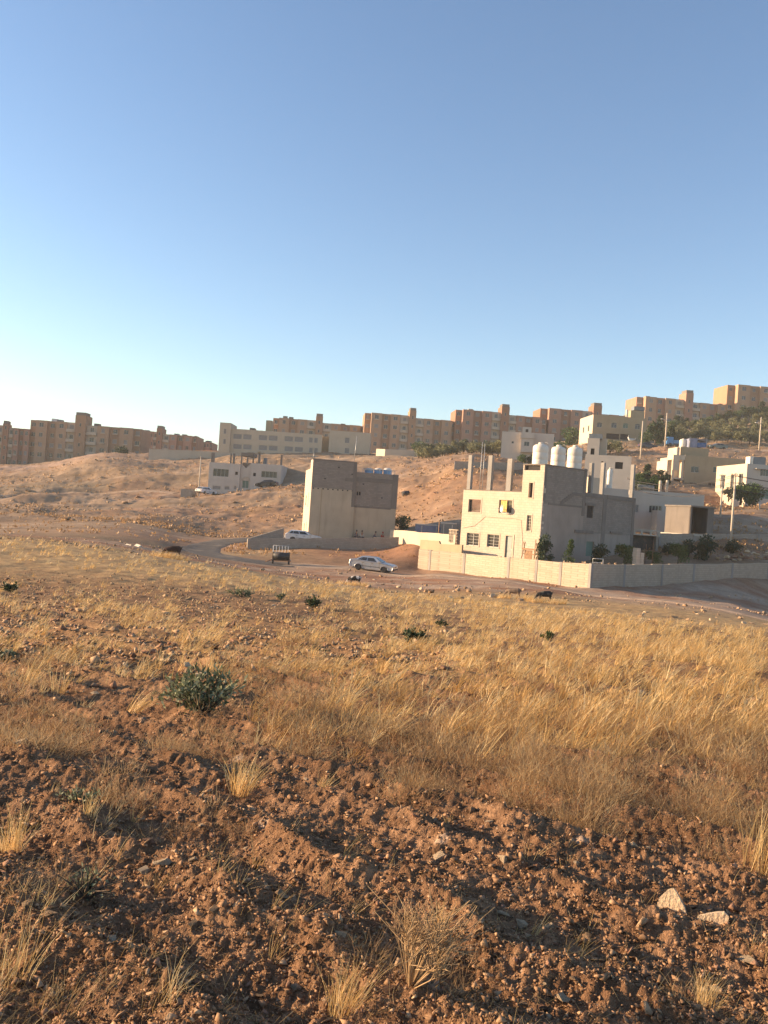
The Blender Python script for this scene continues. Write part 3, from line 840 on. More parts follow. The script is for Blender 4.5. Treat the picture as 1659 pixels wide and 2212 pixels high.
for k in range(10):
    t0_, t1_ = math.pi*k/10, math.pi*(k+1)/10
    f_ = lambda t, R: (c0+R*math.cos(t), door[3]-0.1+R*math.sin(t))
    p0, p1, p2, p3 = f_(t0_, rr+0.25), f_(t1_, rr+0.25), f_(t1_, rr), f_(t0_, rr)
    a.hexa([(p3[0],0.2,p3[1]),(p0[0],0.2,p0[1]),(p0[0],0.39,p0[1]),(p3[0],0.39,p3[1])], [(p2[0],0.2,p2[1]),(p1[0],0.2,p1[1]),(p1[0],0.39,p1[1]),(p2[0],0.39,p2[1])])
a.build('arch', M['bone'], r)
w = MB(); w.box(dx0+0.05, dx1-0.05, 0.405, 0.41, door[3]-0.1, door[3]-0.05); 
for x0, x1, y0 in ((430,470,105),(678,696,115),(715,740,115),(1045,1072,115),(1338,1362,135)):
    a_, b_, z0_, z1_ = q(x0, x1, y0, 235); c = MB(); c.box(a_, b_, 0.6, 0.6+(b_-a_), z0_-0.6, z1_); c.build('column', M['dark_concrete'], r)
a_, b_, z0_, z1_ = q(1100,1142,168,262); c = MB(); c.box(a_, b_, 2, 3.5, z0_-0.5, z1_); c.build('roof_tank', M['tank_grey'], r)
# stair head with slab over dark recess
a_, b_, z0_, z1_ = q(822,992,108,150); c = MB(); c.box(a_, b_, 0.7, 5.5, z0_, z1_); c.build('roof_slab', M['dark_concrete'], r)
c = MB()
for fx in (0.0, 0.46, 0.9): c.box(a_+(b_-a_)*fx, a_+(b_-a_)*(fx+0.1), 0.75, 1.1, zn, z0_-0.005)
c.box(a_, b_, 3.2, 5.3, zn, z0_-1.3); c.build('stair_head', M['dark_concrete'], r)
# shed beside it
B2 = Bld('shed', (391,1056,180), (430,1060,180), P(400,1072,180).z-0.6, 'low grey block shed beside the pole, left of the grey white house', 'shed')
w = MB(); shell(w, 0, q(60,200,575,670)[1]-q(60,200,575,670)[0], 0, 4, 0, B2.front(391,1055.5)[1], [], m=0, par=0.15); w.build('wall', [M['light_block'], M['concrete']], B2.root)
w = MB(); w.box(2.15+1.5, 2.15+3.9, 0.3, 3.8, B2.front(391,1055.5)[1]-0.2, B2.front(391,1055.5)[1]-0.08); w.box(3.7,3.8,0.35,0.45,0,B2.front(391,1055.5)[1]-0.205); w.box(5.85,5.95,0.35,0.45,0,B2.front(391,1055.5)[1]-0.205); w.build('canopy', M['white_paint'], B2.root)

# ---- tall half plastered house in the middle
B = Bld('unplastered_house', (665,1160,108), (852,1162,109.8), P(760,1166,108).z-1.6, 'tall narrow house, grey blocks above tan render, with concrete bands', 'house')
r = B.root
q = lambda a, b, c, d: B.frect(438.9+.29762*a, 822.9+.29762*c, 438.9+.29762*b, 822.9+.29762*d)
xc = q(1085,1108,600,900); zT = B.front(700, 993.5)[1]; zR = B.front(800, 1021.5)[1]; zmid = B.front(720, 1056)[1]
zb1 = B.front(800,1037)[1]; zb2 = B.front(800,1096)[1]
w = MB()
slot = [q(1116,1127,803,830), q(1132,1145,803,830)]
gridwall(w, (0,0,0), (1,0,0), (0,1,0), xc[1], zmid, zT, [], m=0)
gridwall(w, (0,0,0), (1,0,0), (0,1,0), xc[1], 0, zmid, [], m=1)
gridwall(w, (xc[1],0.25,0), (1,0,0), (0,1,0), B.L-xc[1], zb2, zR, [(s[0]-xc[1], s[1]-xc[1], s[2], s[3]) for s in slot], m=0)
gridwall(w, (xc[1],0.25,0), (1,0,0), (0,1,0), B.L-xc[1], 0, zb2, [], m=1)
w.face([(xc[1],0,0),(xc[1],0.25,0),(xc[1],0.25,zT),(xc[1],0,zT)], 0)
w.face([(xc[1],0.25,zR),(xc[1],5,zR),(xc[1],5,zT),(xc[1],0.25,zT)], 0)
zl = B.side(662, 1016)[1]
slots = [(3.0,3.5,5.2,7.0),(3.0,3.5,1.6,3.4),(6.2,7.2,5.4,6.7),(6.2,7.2,1.8,3.1)]
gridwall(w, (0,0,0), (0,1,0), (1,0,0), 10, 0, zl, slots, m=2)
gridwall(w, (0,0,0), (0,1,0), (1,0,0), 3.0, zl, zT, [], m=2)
w.face([(0,3.0,zl),(5,3.0,zl),(5,3.0,zT),(0,3.0,zT)][::-1], 0)
w.face([(0,0,zT),(xc[1],0,zT),(xc[1],5,zT),(5,5,zT),(5,3,zT),(0,3,zT)], 3)
w.face([(5,3,zl),(xc[1],5,zl),(xc[1],5,zT),(5,3,zT)], 0)
w.face([(0,10,0),(B.L,10,0),(B.L,10,zR),(0,10,zR)], 0)
w.face([(B.L,0.25,0),(B.L,10,0),(B.L,10,zR),(B.L,0.25,zR)], 0)
zrf = min(zR, zl) - 0.6
w.face([(0,0.3,zrf),(B.L,0.3,zrf),(B.L,10,zrf),(0,10,zrf)], 3)
w.build('wall', [M['grey_block'], M['tan_render'], M['cream_block'], M['concrete']], r)
for s in slot: window(r, 'front', *s, style='open', off=0.25, depth=0.2)
for s in slots: window(r, 'left', *s, style='shutter')
c = MB()
c.box(xc[0], xc[1]+0.02, -0.03, 0.22, zb2-0.1, zT+0.05)
a_ = q(1030,1405,716,742); c.box(a_[0], xc[0]-0.005, -0.03, 0.2, a_[2], a_[3]); c.box(xc[1]+0.025, B.L+0.02, 0.21, 0.4, zb1-0.25, zb1+0.25)
a_ = q(1372,1405,680,930); c.box(a_[0], B.L+0.03, 0.2, 0.45, zb2, zb1-0.255); c.box(a_[0], B.L+0.03, 0.2, 0.45, zb1+0.255, zR+0.04)
c.box(xc[1]+0.025, a_[0]-0.005, 0.215, 0.4, zb2-0.12, zb2+0.1)
c.box(-0.06, xc[0]-0.006, -0.05, 0.2, zT-0.06, zT+0.08)
c.build('concrete_frame', M['dark_concrete'], r)
for k in range(9):
    x = xc[1]*(k+0.4)/9; c = MB(); c.box(x-0.09, x+0.09, -0.012, 0.05, zmid-0.16, zmid-0.02); c.build('putlog_shade', M['dark'], r)  # black blocks on the wall face, painted as the shade inside putlog holes
for x, z in ((1.6,zmid+1.1),(4.9,zmid+1.9),(3.2,zmid+2.6),(6.4,zmid+0.8),(xc[1]+1.7,zb2+3.3),(xc[1]+3.4,zb2+1.2)):
    c = MB(); y = 0.0 if x < xc[1] else 0.25; c.box(x-0.1, x+0.1, y-0.01, y+0.05, z, z+0.13); c.build('putlog_shade', M['dark'], r)  # scattered holes, their shade likewise put into black blocks
c = MB(); js = q(846,852,800,1140); c.box(js[0], js[1], -0.02, 0.05, 0.3, zmid-0.1); c.build('render_joint', M['khaki_render'], r)  # raised strip drawn for the vertical joint in the render
c = MB(); zst_ = B.front(800,1166,-0.5)[1]; c.box(xc[1]+0.1, B.L+0.4, -0.95, 0.24, 0, zst_); c.build('step', M['concrete'], r)
c = MB(); a_ = B.front(769, 990); c.tube([(xc[0]+0.1,1,zT),(xc[0]+0.25,1,zT+3.3)], 0.035, 6); c.tube([(0.1,0.8,zT),(0.1,0.8,zT+0.9)], 0.03, 6); c.build('roof_pipe', M['steel'], r)
STEP_B = B; STEP_XC = xc[1]

# ---- cream house with the water tanks (the main house)
B = Bld('main_house', (996.5,1130,93.2), (1167.5,1130,85.7), P(1080,1214,88).z-1.2, 'cream stone and grey block house carrying three big white water tanks', 'house')
MH = B; r = B.root; L = B.L; DEP = 15.6
q = lambda a, b, c, d, y=0.0: B.frect(877.8+.31415*a, 960.05+.31415*c, 877.8+.31415*b, 960.05+.31415*d, y)
zP = B.front(1003, 1058)[1]; xt = B.front(1128.5, 1040)[0]; zT = B.front(1169, 1004.5)[1]
w1, w2, wt, wm = q(428,512,378,466), q(637,727,383,474), q(842,869,264,366), q(828,858,487,595)
g1_, g2_ = q(415,498,610,696), q(556,637,620,707); dr = q(679,725,628,808); slot = q(812,922,140,178)
# coordinates on the shaded face: x = L plane, along y
def sq(a, b, c, d): return B.srect(877.8+.31415*a, 960.05+.31415*c, 877.8+.31415*b, 960.05+.31415*d, L)
yt = B.side(1264.8, 1050, L)[0]; zS = B.side(1340, 1073, L)[1]; DEP = B.side(1371.5, 1100, L)[0]
s1, s2 = sq(1242,1285,418,505), sq(1236,1290,668,768); zst = sq(1000,1100,412,416)[2]
w = MB()
gridwall(w, (0,0,0), (1,0,0), (0,1,0), xt, 0, zP, [w1, w2, g1_, g2_, dr], m=0, rec=0.25)
gridwall(w, (xt,0,0), (1,0,0), (0,1,0), L-xt, 0, zT, [(h[0]-xt,h[1]-xt,h[2],h[3]) for h in (wt, wm, slot)], m=0, rec=0.25)
gridwall(w, (0,0,0), (0,1,0), (1,0,0), DEP, 0, zP, [(0.25,2.9,w1[2]-0.3,w1[3]+0.3)], m=0, rec=0.25)
gridwall(w, (L,0,0), (0,1,0), (-1,0,0), yt, 0, zst, [], m=2)
gridwall(w, (L,0,0), (0,1,0), (-1,0,0), yt, zst, zT, [], m=1)
gridwall(w, (L,yt,0), (0,1,0), (-1,0,0), DEP-yt, zst-2.6, zS, [(s1[0]-yt,s1[1]-yt,s1[2],s1[3])], m=1)
gridwall(w, (L,yt,0), (0,1,0), (-1,0,0), DEP-yt, 0, zst-2.6, [(max(s2[0]-yt,0.1),s2[1]-yt,s2[2],s2[3])], m=2)
w.face([(0,DEP,0),(L,DEP,0),(L,DEP,zS),(0,DEP,zP)], 1)
# tower sides and roofs
w.face([(xt,0,zP-0.5),(xt,yt,zP-0.5),(xt,yt,zT),(xt,0,zT)], 1)
w.face([(xt,yt,zS-0.5),(L,yt,zS-0.5),(L,yt,zT),(xt,yt,zT)], 1)
w.face([(xt+0.0,0.25,zT-0.05),(L,0.25,zT-0.05),(L,yt,zT-0.05),(xt,yt,zT-0.05)], 3)
w.face([(xt,0,zT),(L,0,zT),(L,0.25,zT),(xt,0.25,zT)], 3)
zr = zP-0.35; zr_main = zr
w.face([(0,0.2,zr),(xt,0.2,zr),(xt,DEP,zr),(0,DEP,zr)], 3); w.face([(xt,yt,zS-0.35),(L,yt,zS-0.35),(L,DEP,zS-0.35),(xt,DEP,zS-0.35)], 3)
w.face([(0,0,zP),(xt,0,zP),(xt,0.2,zP),(0,0.2,zP)], 3); w.face([(0,0.2,zr),(xt,0.2,zr),(xt,0.2,zP),(0,0.2,zP)], 3)
w.face([(0,0.2,zP),(0.2,0.2,zP),(0.2,DEP,zP),(0,DEP,zP)], 3); w.face([(0.2,0.2,zr),(0.2,DEP,zr),(0.2,DEP,zP),(0.2,0.2,zP)], 3)
w.build('wall', [M['cream_block'], M['grey_block'], M['grey_render'], M['concrete']], r)
# ragged edge where the cream stone stops at the corner
c = MB(); zz = 0.0; rs = random.Random(5)
while zz < zT-0.15:
    e = rs.choice((0.08,0.20,0.42))
    c.box(L+0.003, L+0.06, -0.002, e, zz, min(zz+0.245, zT)); zz += 0.25
c.build('stone_quoin', M['cream_block'], r)
# concrete frame showing on the shaded face
c = MB()
def band(a, b, z0, z1, t=0.035): c.box(L+0.001, L+t, min(a,b), max(a,b), z0, z1)
cy = sq(938,962,150,400); band(0.23, cy[1], zst+0.16, zT+0.02)
cy = sq(1228,1252,150,420); band(yt-0.35, yt+0.12, zst-0.9, zT+0.22)
band(cy[0]-9, 0, 0, 0) if False else None
band(cy[1]*0+1.0, yt-0.36, zst-0.08, zst+0.10)
col2 = sq(1345,1370,340,700); band(col2[0], col2[1], 0.5, zS+0.02)
band(DEP-0.5, DEP, 0.5, zS+0.02)
band(yt+0.13, col2[0]-0.005, zS-0.42, zS+0.03, 0.06); band(col2[1]+0.005, DEP-0.505, zS-0.42, zS+0.03, 0.06)
l1 = sq(1155,1280,590,610); band(l1[0], l1[1], l1[2], l1[3], 0.12); l2 = sq(1400,1480,600,613); band(l2[0], l2[1], l2[2], l2[3], 0.12)
l3 = sq(1238,1300,412,420); band(yt+0.14, l3[1], l3[2]-0.05, l3[3]+0.1, 0.1)
# stair soffit as a stepped diagonal
pA = B.side(877.8+.31415*1060, 960.05+.31415*408, L); pB = B.side(877.8+.31415*1150, 960.05+.31415*340, L)
nst = 7
for k in range(nst):
    y0 = pA[0]+(pB[0]-pA[0])*k/nst; y1 = pA[0]+(pB[0]-pA[0])*(k+1)/nst; z0 = pA[1]+(pB[1]-pA[1])*k/nst
    c.box(L+0.001, L+0.045, y0, y1-0.004, z0-0.12, z0+0.30)
c.box(L+0.001, L+0.045, pB[0], yt-0.365, pB[1]-0.16, pB[1]+0.17)
c.box(xt-0.03, L+0.08, -0.04, 0.2, zT+0.002, zT+0.10); c.box(L-0.15, L+0.08, 0.205, yt+0.1, zT+0.002, zT+0.12)
c.box(0, xt-0.04, -0.03, 0.24, zP+0.002, zP+0.07)
c.build('concrete_frame', M['dark_concrete'], r)
for h in (g1_, g2_, wm): window(r, 'front', *h, style='grille', depth=0.16)
window(r, 'front', *wt, style='open', depth=0.24); window(r, 'front', *slot, style='open', depth=0.24)
w2o = window(r, 'front', *w2, style='plain', depth=0.2, label='open window with a yellow curtain')
k = MB(); ww = w2[1]-w2[0]; hh = w2[3]-w2[2]
for i in range(6): k.box(-ww*0.44+i*ww*0.085, -ww*0.44+(i+0.9)*ww*0.085, -0.10-0.02*(i%2), -0.085-0.02*(i%2), hh*0.12, hh*0.98)
k.build('curtain', M['curtain'], w2o)
o = MB(); o.box(L-0.2, L-0.19, s1[0], s1[1], s1[2], s1[3]); o.build('window', M['dark'], r, );  # black sheet in the hole, indoor shade put into its colour
o = MB(); o.box(L-0.2, L-0.17, max(s2[0],yt+0.1), s2[1], s2[2], s2[3]); o.build('side_door', M['green_metal'], r)
# surrounds, sills
c = MB()
for h in (w1, w2, g1_, g2_, wt, wm):
    c.box(h[0]-0.12, h[1]+0.12, -0.05, 0.1, h[2]-0.1, h[2]-0.003); c.box(h[0]-0.12, h[1]+0.12, -0.03, -0.002, h[3]+0.003, h[3]+0.16)
    c.box(h[0]-0.12, h[0]-0.004, -0.03, -0.002, h[2], h[3]); c.box(h[1]+0.004, h[1]+0.12, -0.03, -0.002, h[2], h[3])
    c.build('window_surround', M['cream_render'], r); c = MB()
c.box(dr[0]-0.22, dr[0]-0.004, -0.04, -0.002, 0.6, dr[3]+0.15); c.box(dr[1]+0.004, dr[1]+0.22, -0.04, -0.002, 0.6, dr[3]+0.15); c.box(dr[0], dr[1], -0.04, -0.002, dr[3]+0.003, dr[3]+0.15)
c.build('door_surround', M['cream_render'], r)
c = MB(); c.box(w1[0]+0.03, w1[0]+0.30, 0.16, 0.2, w1[2]+0.02, w1[3]-0.02); c.build('window', M['dark'], r)  # black strip along the left jamb, its shade put into colour
dw, dh = dr[1]-dr[0], dr[3]-dr[2]
c = MB(); c.box(0, dw, 0, 0.05, 0, dh)
for a_, b_ in ((0.42,0.95),(0.04,0.36)):
    c.box(dw*0.16, dw*0.84, -0.02, -0.002, dh*a_, dh*b_)
d = c.build('front_door', M['door'], r, (dr[0], 0.12, dr[2]))
c = MB(); c.box(dw*0.86, dw*0.92, -0.06, -0.001, dh*0.45, dh*0.5); c.build('handle', M['steel'], d)
c = MB(); ps = [B.front(877.8+.31415*a, 960.05+.31415*b) for a, b in ((390,575),(470,560),(545,497),(640,505),(740,508),(790,520),(800,640),(795,770))]
c.tube([(a_[0], -0.03, a_[1]) for a_ in ps], 0.012, 5); c.build('cable', M['dark'], r)
# bare columns on the two roofs
for (a_, b_, c_, d_, yy) in ((415,438,72,304,0.1),(552,578,74,304,0.1),(683,715,97,304,0.15)):
    h = q(a_, b_, c_, d_, yy); k = MB(); k.box(h[0], h[1], yy+0.15, yy+0.5, zP-0.3, h[3]); k.build('roof_column', M['concrete'], r)
for (a_, b_, c_, d_) in ((1268,1297,128,320),(1345,1378,124,345),(1552,1582,138,352)):
    h = sq(a_, b_, c_, d_); m_ = (h[0]+h[1])/2; k = MB(); k.box(L-0.42, L-0.02, m_-0.17, m_+0.17, zS-0.3, h[3]); k.build('roof_column', M['concrete'], r)
k = MB()
for px, py, rr in ((1042.5,955,0.035),(1048,958,0.03)):
    h = B.front(px, py, 1.5); h2 = B.front(px-6, 1048, 1.5); k.tube([(h2[0],1.5,zr),(h[0],1.5,h[1])], rr, 6)
k.build('antenna_mast', M['steel'], r)
def tank(px, py0, py1, wpx, Bm, yy, zroof, label, small=False):
    xx, zz = Bm.front(px, py0, yy); rad = wpx/2 * (Bm.o.y+yy)/F
    h = zz - zroof
    wp = Bm.root.matrix_basis @ Vector((xx, yy, zroof))
    rt = empty('water_tank', wp, 0, label, 'water tank', 'white water tanks on the roof')
    t = MB(); t.lathe([(rad*0.98,0),(rad,0.06),(rad,h*0.28),(rad*0.97,h*0.30),(rad,h*0.32),(rad,h*0.58),(rad*0.97,h*0.60),(rad,h*0.62),(rad,h*0.84),(rad*0.93,h*0.90),(rad*0.72,h*0.95),(rad*0.40,h*0.975),(rad*0.38,h*0.985)], 28)
    t.build('tank_body', M['tank_white'], rt)
    t = MB(); t.lathe([(rad*0.36,h*0.985),(rad*0.36,h*1.03),(rad*0.25,h*1.05)], 16); t.build('lid', M['tank_white'], rt)
    t = MB(); t.tube([(rad*0.5,-rad*0.3,h*0.93),(rad*0.5,-rad*0.3,h*1.06),(rad*0.85,-rad*0.45,h*1.04),(rad*0.98,-rad*0.5,h*0.8)], 0.025, 6); t.build('pipe', M['steel'], rt)
    return rt
zz_ = zT-0.05
def tank_at(px, pyt, wpx, label):
    # stand the tank a little behind the parapet of the tower roof, on its centre line
    u, v = lv(px, pyt); base = None
    for yy in (1.6, 2.4, 3.2, 4.0, 4.8, 5.6, 6.4):
        xx, z = B.front(px, pyt, yy)
        if xx < L-0.9: base = (yy, xx); break
    return tank(px, pyt, 0, wpx, B, base[0] if base else 5, zz_, label)
tank_at(1169, 958.5, 31, 'left one of the three big white water tanks on the tower')
tank_at(1207.5, 963.5, 28.5, 'middle one of the three big white water tanks on the tower')
tank_at(1243, 964.5, 29, 'right one of the three big white water tanks on the tower')

# dish fixed to the wall beside the window
dc = B.front(1091.5, 1099); rt = empty('satellite_dish', B.root.matrix_basis @ Vector((dc[0], -0.42, dc[1])), B.root.rotation_euler.z - 0.5, 'grey satellite dish in front of the open upper window of the cream house', 'satellite dish')
t = MB(); n = 20; rr = 0.42
rg = [[(rr*k*math.cos(2*math.pi*j/n), -0.10*k*k*1.0, rr*k*math.sin(2*math.pi*j/n)) for j in range(n)] for k in (0.05,0.4,0.7,1.0)]
t.rings(rg, cap=False); t.rings([[(p[0], p[1]+0.02, p[2]) for p in g] for g in rg], cap=False); t.build('reflector', M['steel'], rt)
t = MB(); t.tube([(0,-0.05,-0.38),(0,-0.42,-0.05)], 0.012, 5); t.box(-0.035,0.035,-0.5,-0.40,-0.07,0.03); t.tube([(0,0.02,0),(0.0,0.25,-0.1),(0,0.42,-0.12)], 0.02, 6); t.build('feed_arm', M['steel'], rt)

# ---- low walls around the yards
wall_run('yard_wall', [(905,1186,93,2.05),(1008,1196.5,87.6,2.05),(1100,1204.5,81.5,2.0),(1212,1214.5,76,2.1),(1277,1218,73.2,2.15),(1350,1220,77,2.25),(1500,1218.5,84.5,2.2),(1665,1216,92,2.05),(1760,1214,97,2.0)], M['wall_block'],
    'long block wall around the main yard, sunlit on the left and shaded on the right', posts=[(0,0.25),(0,0.96),(2,0.0),(2,0.55),(3,0.0),(3,0.98),(5,0.0),(5,0.52),(6,0.0),(6,0.48),(6,0.97)], cap=None)
wall_run('yard_wall', [(862,1160.5,104,1.3),(700,1163,102.5,1.3),(534,1163.5,101.5,1.5),(612,1140.5,104,0.9)][::-1], M['light_block'], 'low grey block wall in front of the tall half plastered house', thick=0.2)
wall_run('garden_wall', [(843,1144,107,2.1),(893,1147.5,102,2.15),(903,1150,101,2.15),(984,1154.5,94.5,2.2)], M['cream_render'], 'smooth cream garden wall glowing in the sun between the two houses', thick=0.22)
wall_run('garden_wall', [(908,1166,97,1.2),(948,1169,93.5,1.2),(950,1175,93.3,1.2),(998,1177,90,1.2)], M['khaki_render'], 'brown inner wall stepping down left of the cream house')
rt = wall_run('retaining_wall', [(1425,1152.5,100,2.3),(1500,1153,101,2.3),(1580,1153.5,102,2.2),(1665,1154,103,2.1),(1760,1154,104,2.1)], M['light_block'], 'grey block wall with dark posts at the back of the yard, upper right of the rubble', posts=[(0,0.02),(1,0.02),(1,0.9),(2,0.7)])
wall_run('block_wall', [(1541,1110.5,121,2.0),(1575,1112,121,2.0),(1612,1113,122,2.0)], M['light_block'], 'short grey block wall behind the telegraph pole at the right', posts=[(0,0.02),(1,0.02)])

# ---- ornamental blocks, ladders
B = Bld('concrete_room', (1437,1120,106), (1491,1122,102), P(1480,1152,104).z-0.6, 'small bare concrete room with one open dark side', 'shed')
r = B.root; zt = B.front(1460,1094)[1]; W_ = B.L
D_ = B.side(1541.5, 1125, W_)[0]
w = MB()
a0, b0 = 0.35, 2.0
gridwall(w, (0,0,0), (1,0,0), (0,1,0), W_, 0, zt, [], m=0)
gridwall(w, (0,0.2,0), (1,0,0), (0,-1,0), W_, 0, zt, [], m=0)
gridwall(w, (0,0,0), (0,1,0), (1,0,0), D_, 0, zt, [(D_*0.05, D_*0.12, zt*0.35, zt*0.85)], m=0, rec=0.2)
gridwall(w, (0.2,0.2,0), (0,1,0), (1,0,0), D_-0.2, 0, zt, [(D_*0.55,D_*0.68,zt*0.3,zt*0.8)], m=0, rec=-0.19)
gridwall(w, (0,D_,0), (1,0,0), (0,-1,0), W_, 0, zt, [], m=0)
gridwall(w, (0.2,D_-0.2,0), (1,0,0), (0,1,0), W_-0.2, 0, zt, [(W_*0.2,W_*0.55,zt*0.3,zt*0.85)], m=0, rec=0.19)
w.box(W_-0.22, W_, D_-0.9, D_+0.0, 0, zt-0.01); w.box(W_-0.22, W_, 0.0, 0.22, 0, zt-0.01)
w.box(-0.1, W_+0.12, -0.1, D_+0.1, zt, zt+0.18)
w.build('wall', M['dark_concrete'], r)
w = MB(); w.box(-0.3, W_+1.2, -0.3, D_+0.6, 0.35, 0.55); w.build('floor_slab', M['pale_concrete'], r)

# low white house
B = Bld('low_house', (1366,1100,112), (1519.5,1106,112.6), P(1440,1150,114).z-0.8, 'long low off white house behind the small concrete room', 'house')
r = B.root; zt = B.front(1380,1058.5)[1]; hs = [B.frect(1402,1092.3,1429.5,1108.5), B.frect(1372,1090.5,1379,1106.5)]
w = MB(); shell(w, 0, B.L, 0, 10, 0, zt, hs, m=0); w.build('wall', [M['white_render'], M['concrete']], r)
for h in hs: window(r, 'front', *h, style='wide')
a_ = B.frect(1419,1103,1440,1150,-2); w = MB(); w.box(a_[0], a_[1], -2, -0.01, 0, a_[3]); w.build('annex', M['white_render'], r)
for i, (x0, x1, y0) in enumerate(((1423,1429,1039),(1438,1443.5,1038))):
    a_ = B.frect(x0,y0,x1,1064,1.0); k = MB(); rr = (a_[1]-a_[0])/2; k.lathe([(rr,0),(rr,a_[3]-zt+0.6),(rr*0.7,a_[3]-zt+0.65)], 14, c=((a_[0]+a_[1])/2,1.0,zt-0.6)); k.build('roof_column', M['cream_render'], r)
k = MB(); n = 26
for i in range(n): k.tube([(0.5+i*(B.L-7)/n, 0.09, zt),(0.5+i*(B.L-7)/n, 0.09, zt+0.7)], 0.02, 5)
k.tube([(0.5,0.09,zt+0.7),(B.L-7,0.09,zt+0.7)], 0.022, 5); k.build('railing', M['steel'], r)
# gate canopy
B = Bld('gate_shelter', (1369,1150,98), (1426,1153,98.3), P(1395,1190,98).z-0.5, 'dark gateway under a pale concrete slab right of the cream house', 'shelter')
a_ = B.front(1395,1144)[1]; b_ = B.front(1395,1157)[1]
w = MB(); w.box(0, B.L, 0, 3.5, b_, b_+0.12); w.box(0, B.L, 0, 0.15, a_-0.12, a_)
for fx in (0.0, 0.28, 0.62, 0.93): w.box(B.L*fx, B.L*fx+0.2, 0.005, 0.14, b_+0.125, a_-0.125)
w.build('roof_slab', M['pale_concrete'], B.root)
w = MB(); w.box(0.02, B.L-0.3, 1.0, 1.06, 0, b_-0.01); w.build('gate', M['black_metal'], B.root)
w = MB(); w.box(B.L-0.28, B.L-0.02, 0.3, 3.4, 0, b_-0.01); w.build('pillar', M['light_block'], B.root)

# ---- white cube house on the hill
B = Bld('cube_house', (1083,960,200), (1195.5,964,198.2), P(1140,1004,202).z-1.5, 'plain white cube house with a boxy balcony, left of the water tanks', 'house')
r = B.root; zt = B.front(1083,931.5)[1]; bx = B.frect(1125,934,1153,947)
q = lambda a, b, c, d, y=0.0: B.frect(905.2+.23148*a, 822.9+.23148*c, 905.2+.23148*b, 822.9+.23148*d, y)
hs = [q(862,885,562,584)]
w = MB(); shell(w, 0, B.L, 0, 11, 0, zt, hs, m=0); w.build('wall', [M['white_render'], M['concrete']], r)
window(r, 'front', *hs[0], style='plain')
b1, b2, b3 = q(950,1075,482,535,-1.2), q(952,1065,548,665,-1.2), q(980,1030,566,608,-1.2)
w = MB(); w.box(b1[0], b1[1], -1.4, -0.01, b1[2], b1[3]); w.build('balcony', M['white_render'], r)
w = MB(); shell(w, b2[0], b2[1], -1.2, -0.01, b2[2], b1[2]-0.02, [b3], m=0, par=0.0); w.build('bay', [M['white_render'], M['concrete']], r)
window(r, 'front', *b3, style='plain', off=-1.2)
c = q(965,1050,430,482,2.0); w = MB(); w.box(c[0], c[1], 2, 5, zt-0.5, c[3]); rb = w.build('stair_head', M['white_render'], r)
c = q(995,1020,450,478,1.9); w = MB(); w.box(c[0], c[1], 1.98, 1.995, c[2], c[3]); w.build('opening_shade', M['dark'], rb)  # flat black panel painted as the shade of an opening

# ---- house with arched windows
B = Bld('arched_window_house', (1280,925,233), (1395.4,931,234), P(1330,958,235).z-1.5, 'two storey beige house with four arched windows on the upper floor', 'house')
r = B.root; zt = B.front(1280,895)[1]
q = lambda a, b, c, d, y=0.0: B.frect(1261.8+.23942*a, 795.5+.23942*c, 1261.8+.23942*b, 795.5+.23942*d, y)
ar = [q(115,162,500,531), q(245,295,503,537), q(350,398,508,541), q(458,505,514,549)]; lw = [q(200,318,590,640), q(325,400,594,645)]
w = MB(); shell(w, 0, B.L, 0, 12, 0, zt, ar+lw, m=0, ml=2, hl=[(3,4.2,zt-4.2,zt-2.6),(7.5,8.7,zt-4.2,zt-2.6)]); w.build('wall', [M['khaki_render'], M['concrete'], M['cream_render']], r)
for i, h in enumerate(ar):
    o = window(r, 'front', *h, style='green' if i == 2 else 'plain')
    k = MB(); c0 = (h[0]+h[1])/2; R_ = (h[1]-h[0])/2; pts = [(c0+R_*math.cos(math.pi*j/12), -0.012, h[3]+0.45*R_*math.sin(math.pi*j/12)) for j in range(13)]
    k.face(pts, 0); k.face([(p[0], -0.002, p[2]) for p in pts[::-1]], 0)
    k.build('arch_head', M['green_metal'] if i == 2 else M['glass'], r)
for h in lw: window(r, 'front', *h, style='open', depth=0.2)
for y0 in (3, 7.5): window(r, 'left', y0, y0+1.2, zt-4.2, zt-2.6, style='plain')
c = q(422,545,383,438,3.0); w = MB(); w.box(c[0], c[1], 3, 7, zt-0.5, c[3]); w.build('stair_head', M['khaki_render'], r)
c = q(452,548,345,380,3.5); w = MB(); w.box(c[0], c[1], 3.5, 6, c[2], c[3]); w.build('roof_tank', M['tank_grey'], r)
c = q(378,400,375,430,2.0); w = MB(); w.lathe([((c[1]-c[0])/2,0),((c[1]-c[0])/2,c[3]-zt+0.4),(0.2,c[3]-zt+0.6)], 14, c=((c[0]+c[1])/2,2.2,zt-0.45)); w.build('roof_tank', M['tank_white'], r)

# ---- grey white house right behind the tank tower
B = Bld('grey_house', (1262,1020,134), (1361.8,1024,132.2), P(1310,1070,136).z-1.5, 'grey white house with a square open window, behind the roof of the cream house', 'house')
r = B.root; zt = B.front(1290,982.5)[1]
q = lambda a, b, c, d, y=0.0: B.frect(1234.4+.13227*a, 866.8+.13227*c, 1234.4+.13227*b, 866.8+.13227*d, y)
hs = [q(712,840,993,1105), q(485,520,980,1050)]
w = MB(); shell(w, 0, B.L, 0, 10, 0, zt, hs, m=0); w.build('wall', [M['white_render'], M['concrete']], r)
for h in hs: window(r, 'front', *h, style='open', depth=0.2)
c = q(258,455,602,880,0.6); sw = q(312,375,770,900,0.6)
w = MB(); shell(w, c[0], c[1], 0.6, 5, zt-0.5, c[3], [(sw[0],sw[1],max(sw[2],zt-0.4),sw[3])], m=0); w.build('stair_head', [M['white_render'], M['concrete']], r)
